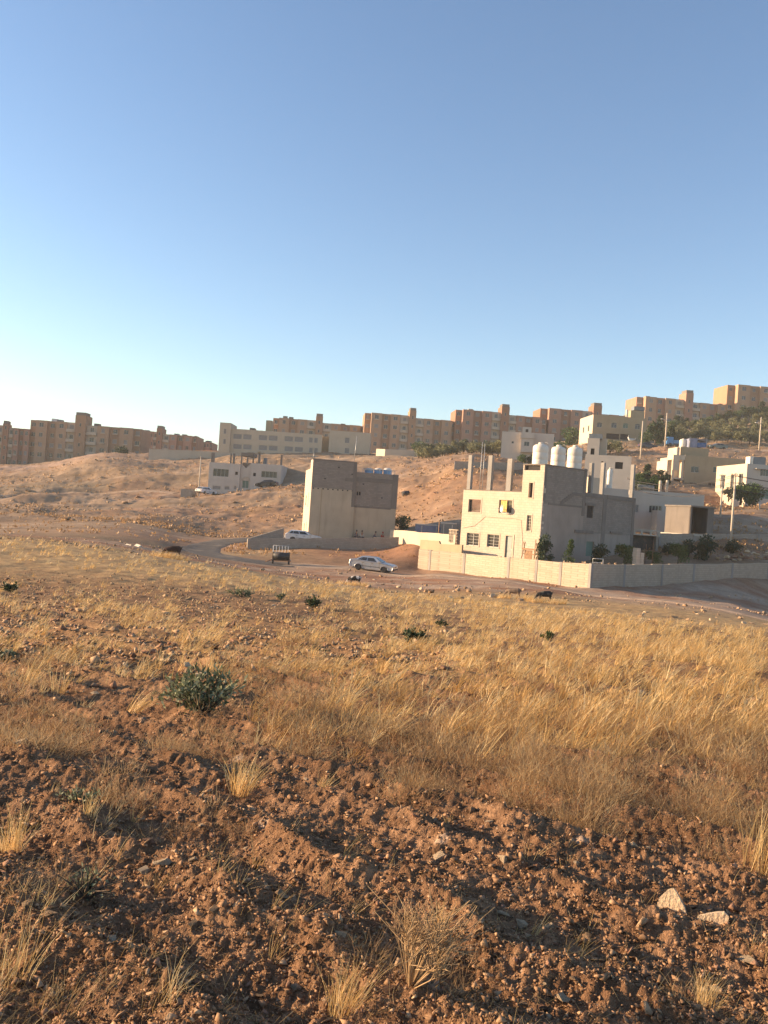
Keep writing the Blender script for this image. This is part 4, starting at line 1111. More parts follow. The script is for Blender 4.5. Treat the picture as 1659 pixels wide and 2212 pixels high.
window(r, 'front', sw[0], sw[1], max(sw[2],zt-0.4), sw[3], style='open', off=0.6, depth=0.2)
c2 = q(285,500,528,603,1.0); w = MB(); w.box(c2[0], c2[1], 1.2, 3.2, c[3]+0.02, c2[3]); w.build('roof_tank', M['tank_grey'], r)
c3 = q(455,515,605,860,2.5); w = MB(); w.box(c[1]+0.02, c[1]+1.0, 2.5, 5.0, zt-0.45, c3[3]); w.build('parapet', M['cream_render'], r)
# lower terrace with a small tank
B = Bld('terrace_house', (1270,1045,108), (1364,1052,110), P(1310,1090,109).z-1.0, 'cream terrace wall glimpsed between the bare columns of the shaded roof', 'house')
r = B.root; w = MB(); shell(w, 0, B.front(1302,1045)[0], 0, 6, 0, B.front(1290,1032)[1], [], m=0, par=0.2); w.build('wall', [M['cream_render'], M['concrete']], r)
w = MB(); zz = B.front(1330,1055)[1]; shell(w, B.front(1304,1045)[0], B.L, 0.5, 6, 0, zz, [], m=0, par=0.2); w.build('parapet', [M['white_render'], M['concrete']], r)
tank(1318.5, 1012, 0, 12, B, 2.5, zz-0.2, 'small white tank on the terrace between the bare columns')

# ---- khaki house with sunlit pillars
B = Bld('khaki_house', (1478,1020,165), (1622,1026,166), P(1540,1062,166).z-1.5, 'broad khaki house with a sunlit open veranda at its left end', 'house')
r = B.root; zt = B.front(1478,982.5)[1]
q = lambda a, b, c, d, y=0.0: B.frect(1261.8+.23942*a, 795.5+.23942*c, 1261.8+.23942*b, 795.5+.23942*d, y)
hs = [q(965,1035,885,940), q(1165,1237,890,943), q(950,1020,1030,1078), q(1118,1190,1033,1080)]
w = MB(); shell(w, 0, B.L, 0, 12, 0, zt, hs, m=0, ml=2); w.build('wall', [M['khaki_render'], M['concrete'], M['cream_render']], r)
for h in hs: window(r, 'front', *h, style='plain')
c = q(870,1125,716,782,1.0); w = MB(); shell(w, c[0], c[1], 1.0, 7, zt-0.5, c[3], [], m=0, ml=1); w.build('upper_storey', [M['khaki_render'], M['cream_render']], r)
c = q(800,876,790,1050); w = MB(); w.box(c[0], -0.02, 2.8, 8, 0, zt-1.0); w.build('veranda_back', M['white_render'], r)
w = MB(); w.box(c[0]-0.1, -0.03, 0.0, 2.75, zt-1.0, zt-0.1); w.box(c[0]-0.1, c[0]+1.1, -0.15, -0.01, zt-3.0, zt-0.12); w.box(c[0]-0.1, -0.03, 0.0, 2.75, zt-4.6, zt-4.3); w.build('veranda_slab', M['cream_render'], r)
for x in (c[0]-0.1, -0.55): w = MB(); w.box(x, x+0.4, 0.1, 0.5, 0, zt-1.01); w.build('pillar', M['cream_render'], r)
c = q(838,862,712,790,0.5); w = MB(); w.box(c[0], c[1], 0.5, 1.2, zt-0.1, c[3]); w.build('chimney', M['cream_render'], r)

# ---- white house at the right edge
B = Bld('white_house', (1612.6,1030,146), (1760,1036,147), P(1640,1082,147).z-1.5, 'white house cut by the right edge, its left end sunlit with tall windows', 'house')
r = B.root; zt = B.front(1612.6,1001)[1]
q = lambda a, b, c, d, y=0.0: B.frect(1261.8+.23942*a, 795.5+.23942*c, 1261.8+.23942*b, 795.5+.23942*d, y)
dd = 11.0
hs = [q(1590,1690,908,975), q(1570,1700,1095,1180)]
hl = [(1.2,2.6,zt-4.0,zt-1.6),(4.3,5.5,zt-4.0,zt-1.6),(7.6,9.2,zt-4.0,zt-1.6)]
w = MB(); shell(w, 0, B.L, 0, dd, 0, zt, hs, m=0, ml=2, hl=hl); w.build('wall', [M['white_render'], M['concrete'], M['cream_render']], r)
window(r, 'front', *hs[0], style='wide'); window(r, 'front', *hs[1], style='green')
for h in hl: window(r, 'left', *h, style='plain')
c = q(1555,1700,895,912,-0.6); w = MB(); w.box(c[0], c[1], -0.6, -0.005, c[2], c[3]-0.2); w.build('window_hood', M['white_render'], r)
c = q(1535,1640,802,858,2.5); w = MB(); w.box(c[0], c[1], 2.5, 4.5, zt-0.45, c[3]); w.build('roof_tank', M['tank_grey'], r)
c = q(1497,1530,797,852,2.5); w = MB(); w.box(c[0], c[1]-0.05, 2.5, 4.0, zt-0.45, c[3]); w.build('roof_tank', M['tank_white'], r)

# ------------------------------------------------------------------ vehicles
def make_car(loc, rz, paint, label, cat='car', scale=1.0, hatch=False, group=None, tilt=0.0):
    root = empty('parked_car', loc, rz, label, cat, group)
    root.scale = (scale,)*3; root.rotation_euler = (0, tilt, rz)
    n = 14
    def arch(cx_, r_=0.37, cz=0.33):
        return [(cx_ - r_*math.cos(math.pi*k/n), cz + r_*math.sin(math.pi*k/n)) for k in range(n+1)]
    arr, arf = arch(-1.30), arch(1.34)
    tail = [(-2.16,0.97),(-1.72,1.01)] if not hatch else [(-2.1,0.95),(-1.95,1.0)]
    prof = [(2.13,0.28),(2.20,0.36),(2.22,0.52),(2.16,0.68),(1.95,0.79),(1.3,0.88),(0.95,0.93)] + tail[::-1] + [(-2.22,0.84),(-2.25,0.55),(-2.18,0.33),(-1.72,0.30)] + arr + [(-0.9,0.22),(0.9,0.22)] + arf + [(1.8,0.26)]
    prof = [p for i, p in enumerate(prof) if i == 0 or (abs(p[0]-prof[i-1][0]) + abs(p[1]-prof[i-1][1])) > 1e-3]
    c0 = (0.0, 0.6)
    def ring(y, inset, zt=0.0):
        out = []
        for x, z in prof:
            dx = -inset*0.9*np.sign(x)*min(1, abs(x)/2.2); dz = -inset if z > 0.6 else 0
            out.append((x + dx, y, z + dz))
        return out
    b = MB(); b.rings([ring(-0.81,0.10), ring(-0.845,0.04), ring(-0.82,0.0), ring(-0.72,-0.02), ring(0.72,-0.02), ring(0.82,0.0), ring(0.845,0.04), ring(0.81,0.10)], 0, False, True)
    # greenhouse: tapered cabin with a rounded roof
    rx0, rx1 = (-1.05,-0.05) if not hatch else (-1.55,0.0)
    bx0, bx1 = (-1.80, 1.02) if not hatch else (-2.0, 1.02)
    rx1 = 0.18
    def cab(x0, x1, hw, z): return [(x0,-hw,z),(x1,-hw,z),(x1,hw,z),(x0,hw,z)]
    b.rings([cab(bx0,bx1,0.76,0.93), cab(rx0-0.10,rx1+0.16,0.62,1.33), cab(rx0,rx1,0.58,1.385), cab(rx0+0.3,rx1-0.3,0.40,1.41)], 0, False, True)
    body = fix_normals(b.build('body', paint, root))
    def side_pt(t, zf, s):   # point on the cabin side, zf 0..1 from belt to roof
        hw = 0.76 + (0.62-0.76)*zf; z = 0.93 + 0.40*zf
        x0 = bx0 + (rx0-0.10-bx0)*zf; x1 = bx1 + (rx1+0.16-bx1)*zf
        return (x0 + (x1-x0)*t, s*(hw+0.006), z)
    segs = ((0.07,0.17),(0.19,0.45),(0.48,0.84)) if not hatch else ((0.05,0.22),(0.24,0.50),(0.53,0.86))
    for s in (-1, 1):
        for a_, b_ in segs:
            g = MB()
            def P4(o): return [(p[0], p[1]+s*o, p[2]) for p in (side_pt(a_,0.08,s), side_pt(b_,0.08,s), side_pt(min(b_,0.93)-0.0,0.90,s), side_pt(a_+(0.06 if a_ < 0.1 else 0),0.90,s))]
            g.hexa(P4(-0.01), P4(0.004)); g.build('side_window', M['glass'], root)
    for (xa, za, xb, zb_) in ((bx1-0.03,0.97,rx1+0.19,1.31),(bx0+0.03,0.97,rx0-0.13,1.31)):
        g = MB(); d = 0.012 if xa > 0 else -0.012
        wa, wb = 0.70, 0.57
        g.hexa([(xa,-wa,za),(xa,wa,za),(xb,wb,zb_),(xb,-wb,zb_)], [(xa+d,-wa,za+0.012),(xa+d,wa,za+0.012),(xb+d,wb,zb_+0.012),(xb+d,-wb,zb_+0.012)])
        g.build('windscreen' if xa > 0 else 'rear_window', M['glass'], root)
    for s in (-1, 1):
        for x in (-1.30, 1.34):
            g = MB(); g.T = Matrix.Translation((x, s*0.73, 0.31)) @ Matrix.Rotation(math.pi/2, 4, 'X')
            g.lathe([(0.17,-0.09),(0.27,-0.095),(0.31,-0.07),(0.31,0.07),(0.27,0.095),(0.17,0.09)], 20)
            wh = g.build('wheel', M['rubber'], root)
            g = MB(); g.T = Matrix.Translation((x, s*(0.73+0.03), 0.31)) @ Matrix.Rotation(math.pi/2, 4, 'X')
            g.lathe([(0.02,-0.05),(0.17,-0.052),(0.18,-0.02),(0.18,0.02),(0.17,0.052),(0.02,0.05)], 12)
            g.build('rim', M['black_metal'] if paint == M['car_silver'] else M['steel'], wh)
        g = MB(); g.box(2.06,2.215,s*0.50-0.17,s*0.50+0.17,0.56,0.68); g.build('headlight', M['lamp_clear'], root)
        g = MB(); g.box(-2.262,-2.15,s*0.60-0.16,s*0.60+0.16,0.66,0.82); g.build('tail_light', M['lamp_red'], root)
        g = MB(); g.box(0.72,0.90,s*0.80 if s>0 else s*0.98,s*0.98 if s>0 else s*0.80,0.93,1.05); g.build('mirror', paint, root)
        for x in (-0.45, 0.45):
            g = MB(); g.box(x-0.42, x-0.26, s*0.855-0.012, s*0.855+0.012, 0.76, 0.79); g.build('door_handle', M['black_metal'], root)
        g = MB()
        for x in (-0.87, -0.02, 0.86): g.box(x-0.006, x+0.006, s*0.8475-0.002, s*0.8475+0.002, 0.30, 0.86)
        g.box(-0.9,0.9,s*0.85-0.004,s*0.85+0.004,0.46,0.50)
        g.build('door_seam', M['black_metal'], root)
    for x, w_ in ((2.17,0.07),(-2.22,0.07)):
        g = MB(); g.box(x-0.03, x+w_ if x > 0 else x+0.03, -0.80, 0.80, 0.33, 0.42) if x > 0 else g.box(x-w_, x+0.03, -0.80, 0.80, 0.36, 0.46)
        g.build('bumper', M['rubber'], root)
    g = MB(); g.box(2.19,2.225,-0.30,0.30,0.57,0.66); g.build('radiator_grille', M['black_metal'], root)
    g = MB(); g.box(-1.9,1.95,-0.66,0.66,0.19,0.42); g.build('underbody', M['rubber'], root)
    return root
def place(px, py, Y, dz=0.0):
    p = P(px, py, Y); return Vector((p.x, Y, g1(p.x, Y) + dz))
p = place(806, 1231, 84)
make_car((p.x, p.y, p.z+0.04), math.radians(-17), M['car_silver'], 'silver saloon car with black wheels standing on the dirt track', group=None, scale=0.98, tilt=math.radians(1.5))
p = P(655, 1167, 106); make_car((p.x, p.y, p.z-0.22), math.radians(4), M['car_white'], 'white hatchback parked behind the low wall beside the tall house', hatch=True, scale=0.98)
p = place(576, 1053, 178); make_car((p.x, p.y, P(576,1052,178).z-0.0), math.radians(170), M['car_black'], 'black car in front of the grey white house with roof columns', tilt=math.radians(6))
p = P(1399, 970, 214); make_car((p.x, p.y, g1(p.x, 214)+0.1), math.radians(5), M['car_blue'], 'dark blue car on the hill road beside the tall pole')
p = P(1549, 971, 213.5); make_car((p.x, p.y, g1(p.x, 213.5)+0.15), math.radians(185), M['car_green'], 'grey green car on the hill road above the khaki house')
p = P(445, 1062, 177); make_car((p.x, p.y, P(440,1066,177).z-0.1), math.radians(60), M['car_white'], 'white car half hidden beside the shed left of the grey white house', hatch=True)
p = P(1440+62, 968, 218)
# blue truck
def lorry(px, py, Y, label):
    q = P(px, py, Y); rt = empty('lorry', (q.x, q.y, g1(q.x, Y)), math.radians(178), label, 'truck')
    b = MB(); b.hexa([(1.2,-0.95,0.5),(2.9,-0.95,0.5),(2.9,0.95,0.5),(1.2,0.95,0.5)], [(1.2,-0.9,2.3),(2.5,-0.9,2.3),(2.5,0.9,2.3),(1.2,0.9,2.3)]); b.build('cab', M['truck_blue'], rt)
    b = MB(); b.box(2.56,2.75,-0.8,0.8,1.4,2.1); b.build('windscreen', M['glass'], rt)
    b = MB(); b.box(-2.9,1.1,-1.05,1.05,0.75,0.9); b.box(-2.9,1.1,-1.05,-1.0,0.905,1.6); b.box(-2.9,1.1,1.0,1.05,0.905,1.6); b.box(-2.9,-2.85,-0.99,0.99,0.905,1.6); b.build('cargo_bed', M['truck_blue'], rt)
    for x in (1.9,-1.8):
        for s in (-1,1):
            b = MB(); b.T = Matrix.Translation((x, s*0.9, 0.42)) @ Matrix.Rotation(math.pi/2, 4, 'X'); b.lathe([(0.1,-0.12),(0.40,-0.12),(0.42,0),(0.40,0.12),(0.1,0.12)], 16); b.build('wheel', M['rubber'], rt)
    return rt
lorry(1462, 969, 219, 'bright blue pickup truck on the hill road beside the white tank')
# tank, tarpaulin stall by the hill road
q = P(1475, 967, 216); rt = empty('water_tank', (q.x, q.y, g1(q.x, 216)), 0, 'cream upright tank on the hill road between blue truck and tarpaulin stall', 'water tank')
b = MB(); b.lathe([(0.85,0),(0.88,0.1),(0.88,1.75),(0.6,2.0),(0.25,2.05)], 20); b.build('tank_body', M['tank_white'], rt)
b = MB(); b.lathe([(0.24,2.05),(0.24,2.15),(0.1,2.18)], 12); b.build('lid', M['tank_white'], rt)
q = P(1503, 967, 215); rt = empty('roadside_stall', (q.x, q.y, g1(q.x, 215)), 0.05, 'roadside stall covered with grey and blue tarpaulins', 'stall')
b = MB(); b.hexa([(-2.2,-1.2,0),(-0.2,-1.2,0),(-0.2,1.4,0),(-2.2,1.4,0)], [(-2.2,-1.1,2.2),(-0.1,-1.1,2.35),(-0.1,1.3,2.3),(-2.2,1.3,2.1)]); b.build('grey_sheet', M['tarp'], rt)
b = MB(); b.hexa([(-0.19,-1.25,0.25),(2.0,-1.3,0.2),(2.0,1.2,0.2),(-0.19,1.2,0.2)], [(-0.05,-1.1,1.3),(2.1,-1.2,1.45),(2.1,1.2,1.5),(-0.05,1.2,1.4)]); b.build('blue_sheet', M['tarp_blue'], rt)
b = MB(); b.hexa([(-0.2,-1.0,2.0),(2.0,-1.3,1.6),(2.0,1.3,1.6),(-0.2,1.2,2.2)], [(-0.2,-1.0,2.1),(2.0,-1.3,2.5),(2.0,1.3,2.5),(-0.2,1.2,2.5)]); b.build('awning', M['cloth_grey'], rt)
for x in (-2.1, 2.05):
    b = MB(); b.tube([(x,-1.32,-0.2),(x,-1.32,2.5)], 0.05, 6); b.build('post', M['steel'], rt)

# ---- trailer with drum and rack
q = P(606, 1222, 86.5); rt = empty('trailer', (q.x, q.y, g1(q.x, 86.5)+0.07), math.radians(4), 'small black drum trailer with a white pipe rack beside the track', 'trailer')
b = MB(); b.tube([(-0.80,0,0.78),(0.80,0.0,0.78)], 0.37, 20, smooth=True); b.tube([(-0.83,0,0.78),(-0.80,0,0.78)], 0.39, 20); b.tube([(0.80,0,0.78),(0.83,0,0.78)], 0.39, 20); b.build('drum', M['black_metal'], rt)
b = MB(); b.box(-0.95,0.95,-0.30,-0.22,0.32,0.42); b.box(-0.95,0.95,0.22,0.30,0.32,0.42); b.box(-0.95,-0.85,-0.21,0.21,0.33,0.41); b.box(0.85,0.95,-0.21,0.21,0.33,0.41); b.build('chassis', M['rust'], rt)
b = MB()
for k in range(6): b.tube([(-0.82+k*0.29, 0.55, 0.42),(-0.84+k*0.29, 0.6, 1.78)], 0.045 if k == 0 else 0.024, 6)
b.tube([(-0.86,0.6,1.76),(0.66,0.6,1.76)], 0.02, 6); b.tube([(-0.86,0.57,1.0),(0.66,0.57,1.0)], 0.02, 6); b.box(-0.95,0.95,0.305,0.62,0.36,0.42)
b.build('pipe_rack', M['white_paint'], rt)
for x in (-0.78, 0.78):
    b = MB(); b.T = Matrix.Translation((x, -0.05, 0.27)) @ Matrix.Rotation(math.pi/2, 4, 'Y'); b.lathe([(0.08,-0.08),(0.25,-0.08),(0.27,0),(0.25,0.08),(0.08,0.08)], 16); b.build('wheel', M['rubber'], rt)
b = MB(); b.tube([(-0.95,0,0.36),(-1.5,-0.1,0.14)], 0.04, 6); b.build('drawbar', M['rust'], rt)

# ---- water tanks in a cradle on the half plastered house
B = STEP_B
for i, (px, lab) in enumerate(((797,'left'),(817,'middle'),(837,'right'))):
    xx, zz = B.front(px, 1021, 2.4); w_ = B.root.matrix_basis @ Vector((xx, 2.4, zz-0.35))
    rt = empty('water_tank', w_, B.root.rotation_euler.z, '%s one of three low blue and white tanks on the half plastered house' % lab, 'water tank', 'blue and white tanks on the half plastered house')
    b = MB(); b.lathe([(0.50,0),(0.53,0.08),(0.53,0.62),(0.40,0.66)], 18); b.build('tank_body', M['tank_blue'], rt)
    b = MB(); b.lathe([(0.54,0.62),(0.54,0.72),(0.38,0.86),(0.2,0.92)], 18); b.build('lid', M['tank_white'], rt)
b = MB(); x0, z0 = B.front(785, 1021, 2.4); x1, _ = B.front(851, 1021, 2.4)
for k in range(5):
    x = x0+(x1-x0)*k/4
    for y in (1.75, 3.05): b.tube([(x,y,z0-0.5),(x,y,z0+0.55)], 0.03, 6)
for z in (z0-0.1, z0+0.5):
    for y in (1.75,3.05): b.tube([(x0,y,z),(x1,y,z)], 0.025, 6)
    for x in (x0, x1): b.tube([(x,1.75,z),(x,3.05,z)], 0.025, 6)
b.build('tank_cradle', M['steel'], B.root)

# ---- poles and wires
def pole(px0, py0, px1, py1, Y, label, rad=0.11, mat='pole', arms=0, lamp=False, name='utility_pole', cat='pole', sink=1.0, group=None):
    t = P(px0, py0, Y); bt = P(px1, py1, Y)
    rt = empty(name, (bt.x, bt.y, bt.z), 0, label, cat, group)
    d = t - bt; d.x *= 0.4
    b = MB(); b.tube([(0,0,-sink), tuple(d*0.5), tuple(d)], [rad*1.15, rad, rad*0.75], 10); b.build('shaft', M[mat], rt)
    for k in range(arms):
        z = d.z - 0.35 - k*0.75; fx = d.x*z/d.z
        b = MB(); b.box(fx-0.5, fx+0.5, -rad-0.08, -rad, z, z+0.06)
        for s in (-0.42,-0.15,0.15,0.42): b.tube([(fx+s,-rad-0.04,z+0.1),(fx+s,-rad-0.04,z+0.27)], 0.035, 6)
        b.build('crossarm', M['rust'], rt)
    if lamp:
        b = MB(); z = d.z*0.80; b.tube([(d.x*0.8,0,z),(d.x*0.8-0.9,0,z+0.25)], 0.035, 6); b.box(d.x*0.8-1.35,d.x*0.8-0.85,-0.15,0.15,z+0.2,z+0.34); b.build('lamp_head', M['white_paint'], rt)
    return rt, t
_, T1 = pole(1590, 1022, 1578, 1176, 97, 'tall pale telegraph pole in front of the posted grey wall', 0.12, arms=1)
pole(1560, 1052, 1556, 1112, 118, 'short bare pole left of the tall telegraph pole', 0.12)
_, T2 = pole(1561, 1024, 1558, 1060, 140, 'thin lattice pole against the khaki house', 0.05, 'steel', arms=2)
pole(1440.4, 892, 1436, 972, 211, 'street lamp pole left of the blue truck on the hill road', 0.15, lamp=True, name='street_lamp', cat='street lamp')
pole(1388.5, 909, 1383, 997, 186, 'leaning pale pole in front of the arched window house', 0.14)
pole(1645, 901, 1639, 977, 212, 'street lamp pole beside the olive grove at the right edge', 0.14, lamp=True, name='street_lamp', cat='street lamp')
pole(434, 986, 428.5, 1071, 176, 'thin pale pole beside the block shed on the left hill', 0.13, arms=1)
_, T3 = pole(1363, 1030, 1361, 1062, 113, 'thin iron mast rising behind the shaded roof corner', 0.05, 'steel', arms=1, name='iron_mast', cat='mast')
pole(1641, 1080, 1640, 1112, 135, 'short grey post near the right edge by the white house', 0.08, 'steel')
def wire(a, b_, sag, label, grp, r=0.021):
    n = 14; o = a.copy(); pts = []
    for k in range(n+1):
        t = k/n; q = a.lerp(b_, t) - o; q.z -= sag*4*t*(1-t); pts.append(tuple(q))
    m_ = MB(); m_.tube(pts, r, 4); o_ = m_.build('overhead_wire', M['black_metal'], None, o)
    tag(o_, label, 'wire', grp)
for k in range(3):
    for s in (-0.42, 0.15):
        a = T1 + Vector((s-0.0, -0.18, -0.3-k*0.75)); e = T3 + Vector((s*0.6, -0.1, -0.35-0.55*k))
        wire(a, e, 0.9, 'thin wire sagging left from the telegraph pole', 'wires sagging left from the telegraph pole')
        e = a + Vector((26, 4, 0.4)); wire(a, e, 0.8, 'thin wire leaving the telegraph pole to the right', 'wires leaving the telegraph pole to the right')

# ------------------------------------------------------------------ skinned figures
def skinned(name, pts, edges, rads, mat, parent, root_i=0, sub=2):
    me = bpy.data.meshes.new(name); me.from_pydata(pts, edges, []); me.materials.append(mat)
    o = link(name, me, parent)
    o.modifiers.new('skin', 'SKIN')
    o.data.skin_vertices[0].data
    for i, rr in enumerate(rads):
        sv = o.data.skin_vertices[0].data[i]
        sv.radius = rr if isinstance(rr, tuple) else (rr, rr); sv.use_root = (i == root_i)
    sm = o.modifiers.new('sub', 'SUBSURF'); sm.levels = sub; sm.render_levels = sub
    o.modifiers['skin'].use_smooth_shade = True
    return o
def add_skin_layer(me):
    if not me.skin_vertices: pass

def animal(px, py, Y, rz, mat, label, cat, s=1.0, tail_up=True, horn=True):
    q = P(px, py, Y); rt = empty(cat, (q.x, q.y, g1(q.x, Y)), rz, label, cat); rt.scale = (s, s, s)
    # +x = head; grazing with the muzzle in the grass
    pts = [(-0.42,0,0.66),(-0.15,0,0.63),(0.15,0,0.64),(0.38,0,0.66),(0.55,0,0.60),(0.68,0,0.42),(0.76,0,0.30),(0.86,0,0.17),(0.90,0,0.11)]
    ed = [(i, i+1) for i in range(8)]
    rad = [(0.18,0.21),(0.23,0.26),(0.22,0.25),(0.17,0.21),(0.12,0.15),(0.07,0.09),(0.075,0.085),(0.045,0.05),(0.035,0.035)]
    for x, i, hock in ((-0.44,0,True),(0.36,3,False)):
        for sd in (-1, 1):
            b0 = len(pts)
            if hock: leg = [(x+0.02,sd*0.12,0.48),(x+0.05,sd*0.12,0.36),(x-0.07,sd*0.12,0.24),(x-0.02,sd*0.12,0.04)]
            else: leg = [(x,sd*0.10,0.46),(x+0.01,sd*0.10,0.27),(x,sd*0.10,0.16),(x+0.02,sd*0.10,0.03)]
            pts += leg; ed += [(i,b0),(b0,b0+1),(b0+1,b0+2),(b0+2,b0+3)]; rad += [(0.075,0.09),(0.045,0.055),(0.03,0.032),(0.03,0.03)]
    b0 = len(pts)
    pts += [(-0.58,0,0.74),(-0.62,0,0.88 if tail_up else 0.55)]; ed += [(0,b0),(b0,b0+1)]; rad += [(0.035,0.035),(0.02,0.02)]
    skinned('body', pts, ed, rad, mat, rt, 1)
    for sd in (-1, 1):
        e = MB(); e.hexa([(0.70,sd*0.06,0.33),(0.74,sd*0.06,0.32),(0.74,sd*0.07,0.35),(0.70,sd*0.07,0.36)], [(0.66,sd*0.17,0.24),(0.69,sd*0.17,0.22),(0.69,sd*0.18,0.24),(0.66,sd*0.18,0.26)]); fix_normals(e.build('ear', mat, rt))
        if horn:
            e = MB(); e.tube([(0.72,sd*0.035,0.38),(0.66,sd*0.06,0.45),(0.57,sd*0.09,0.44)], [0.018,0.014,0.006], 6); e.build('horn', M['cloth_dark'], rt)
    ANIMALS.append((q.x, Y, s))
    return rt
ANIMALS = []
PI_ = math.pi
animal(766, 1268, 54, PI_-0.15, M['hide_pied'], 'black and white goat grazing at the edge of the golden grass', 'goat', 0.66)
animal(1108, 1313, 46, PI_-0.35, M['hide_wool'], 'brown sheep grazing left of the dark goat at the grass edge', 'sheep', 0.62, False, False)
animal(1175, 1322, 44, PI_+0.1, M['hide_dark'], 'dark grey goat grazing right of the brown sheep', 'goat', 0.64)
animal(373, 1210, 50, PI_+0.05, M['hide_brown'], 'dark brown goat with raised tail, alone in the grass left of the road', 'goat', 0.80)

def person(loc, rz, shirt, trousers, label, lean=0.12, arm=0.25, scarf=None):
    rt = empty('person', loc, rz, label, 'person')
    L_ = lean
    pts = [(0,0,0.50),(0,L_*0.4,0.68),(0,L_*0.9,0.90),(0,L_*1.1,1.02),(0,L_*1.3,1.12),(0,L_*1.4+0.02,1.24)]
    ed = [(i,i+1) for i in range(5)]; rad = [(0.15,0.12),(0.13,0.10),(0.15,0.10),(0.06,0.06),(0.08,0.09),(0.075,0.085)]
    for s in (-1, 1):
        b0 = len(pts)
        pts += [(s*0.19,L_*0.95,0.94),(s*0.24,L_+0.05,0.70),(s*0.16,L_+arm,0.60),(s*0.14,L_+arm+0.08,0.60)]
        ed += [(2,b0),(b0,b0+1),(b0+1,b0+2),(b0+2,b0+3)]; rad += [0.055,0.045,0.033,0.035]
        b0 = len(pts)
        pts += [(s*0.10,0.05,0.48),(s*0.13,0.44,0.50),(s*0.12,0.42,0.10),(s*0.12,0.55,0.05)]
        ed += [(0,b0),(b0,b0+1),(b0+1,b0+2),(b0+2,b0+3)]; rad += [0.085,0.062,0.04,0.035]
    skinned('body', pts, ed, rad, M['skin'], rt)
    def sub(idx, extra): return [pts[i] for i in idx], [(rad[i][0]+extra, rad[i][1]+extra) if isinstance(rad[i], tuple) else (rad[i]+extra,)*2 for i in idx]
    a, r_ = sub([0,1,2,6,7,8,14,15,16], 0.02)
    skinned('shirt', a, [(0,1),(1,2),(2,3),(3,4),(4,5),(2,6),(6,7),(7,8)], r_, shirt, rt)
    a, r_ = sub([0,10,11,12,18,19,20], 0.022)
    skinned('trousers', a, [(0,1),(1,2),(2,3),(0,4),(4,5),(5,6)], r_, trousers, rt)
    h = MB(); c = pts[5]
    rg = []
    for k in range(7):
        t = PI_*(k+0.5)/7; rr = 0.105*math.sin(t)
        rg.append([(c[0]+rr*math.cos(2*PI_*j/12), c[1]-0.015+rr*math.sin(2*PI_*j/12), c[2]+0.035+0.115*math.cos(t)) for j in range(12)])
    h.rings(rg); h.build('hair' if scarf is None else 'headscarf', scarf or M['hair'], rt)
    e = MB(); e.tube([(0,c[1]+0.075,c[2]-0.01),(0,c[1]+0.115,c[2]-0.03)], [0.012,0.016], 6); e.build('nose', M['skin'], rt)
    return rt
B = STEP_B
for px, yy, rz, sh, tr, lab, kw in (
    (767,-0.45,PI_+0.9,M['cloth_grey'],M['cloth_dark'],'person in grey seated against the tan wall, furthest left of four',{}),
    (780,-0.5,PI_+0.4,M['cloth_pale'],M['cloth_dark'],'person in a pale shirt and dark trousers seated by the tan wall',{}),
    (806,-0.5,PI_+1.2,M['cloth_grey'],M['cloth_dark'],'person in dark grey seated facing the one in red',{'lean':0.2}),
    (824,-0.45,PI_+0.8,M['cloth_red'],M['cloth_dark'],'person in a bright red top seated at the right of the group',{'scarf':M['cloth_red']})):
    xx, _ = B.front(px, 1160, yy); w_ = B.root.matrix_basis @ Vector((xx, yy, zst_-0.28))
    person(w_, B.root.rotation_euler.z + rz, sh, tr, lab, **kw)

# ---- yard things: sawhorse scaffold and ladder by the cream house, frames, blue containers
def yard(px, py, Y): q = P(px, py, Y); return q
q = P(1141, 1214, 84.5); rt = empty('trestle', (q.x, q.y, q.z-0.6), MH.root.rotation_euler.z, 'rough wooden trestle of crossed poles leaning near the front door', 'trestle')
b = MB()
for s in (-0.75, 0.75):
    b.tube([(s-0.3,0,0),(s+0.25,0,2.5)], 0.045, 6); b.tube([(s+0.45,0.3,0),(s-0.05,0.1,2.5)], 0.045, 6)
b.build('legs_frame', M['wood'], rt)
b = MB(); b.box(-0.8,0.9,-0.1,0.05,1.75,1.9); b.box(-0.7,0.8,0.06,0.1,1.3,1.4); b.box(-0.6,0.3,0.11,0.15,0.5,1.7); b.build('plank', M['wood'], rt)
q = P(1158, 1214, 84); rt = empty('ladder', (q.x, q.y, q.z-0.6), MH.root.rotation_euler.z, 'wooden ladder leaning on the cream wall beside the climbing bush', 'ladder')
b = MB()
for s in (-0.22, 0.22): b.tube([(s+0.35,-0.6,0),(s-0.35,0.5,2.7)], 0.04, 6)
b.build('rail', M['wood'], rt)
b = MB()
for k in range(7):
    t = (k+0.8)/8; b.tube([(-0.22+0.35-0.7*t,-0.6+1.1*t,2.7*t),(0.22+0.35-0.7*t,-0.6+1.1*t,2.7*t)], 0.025, 5)
b.build('rung', M['wood'], rt)
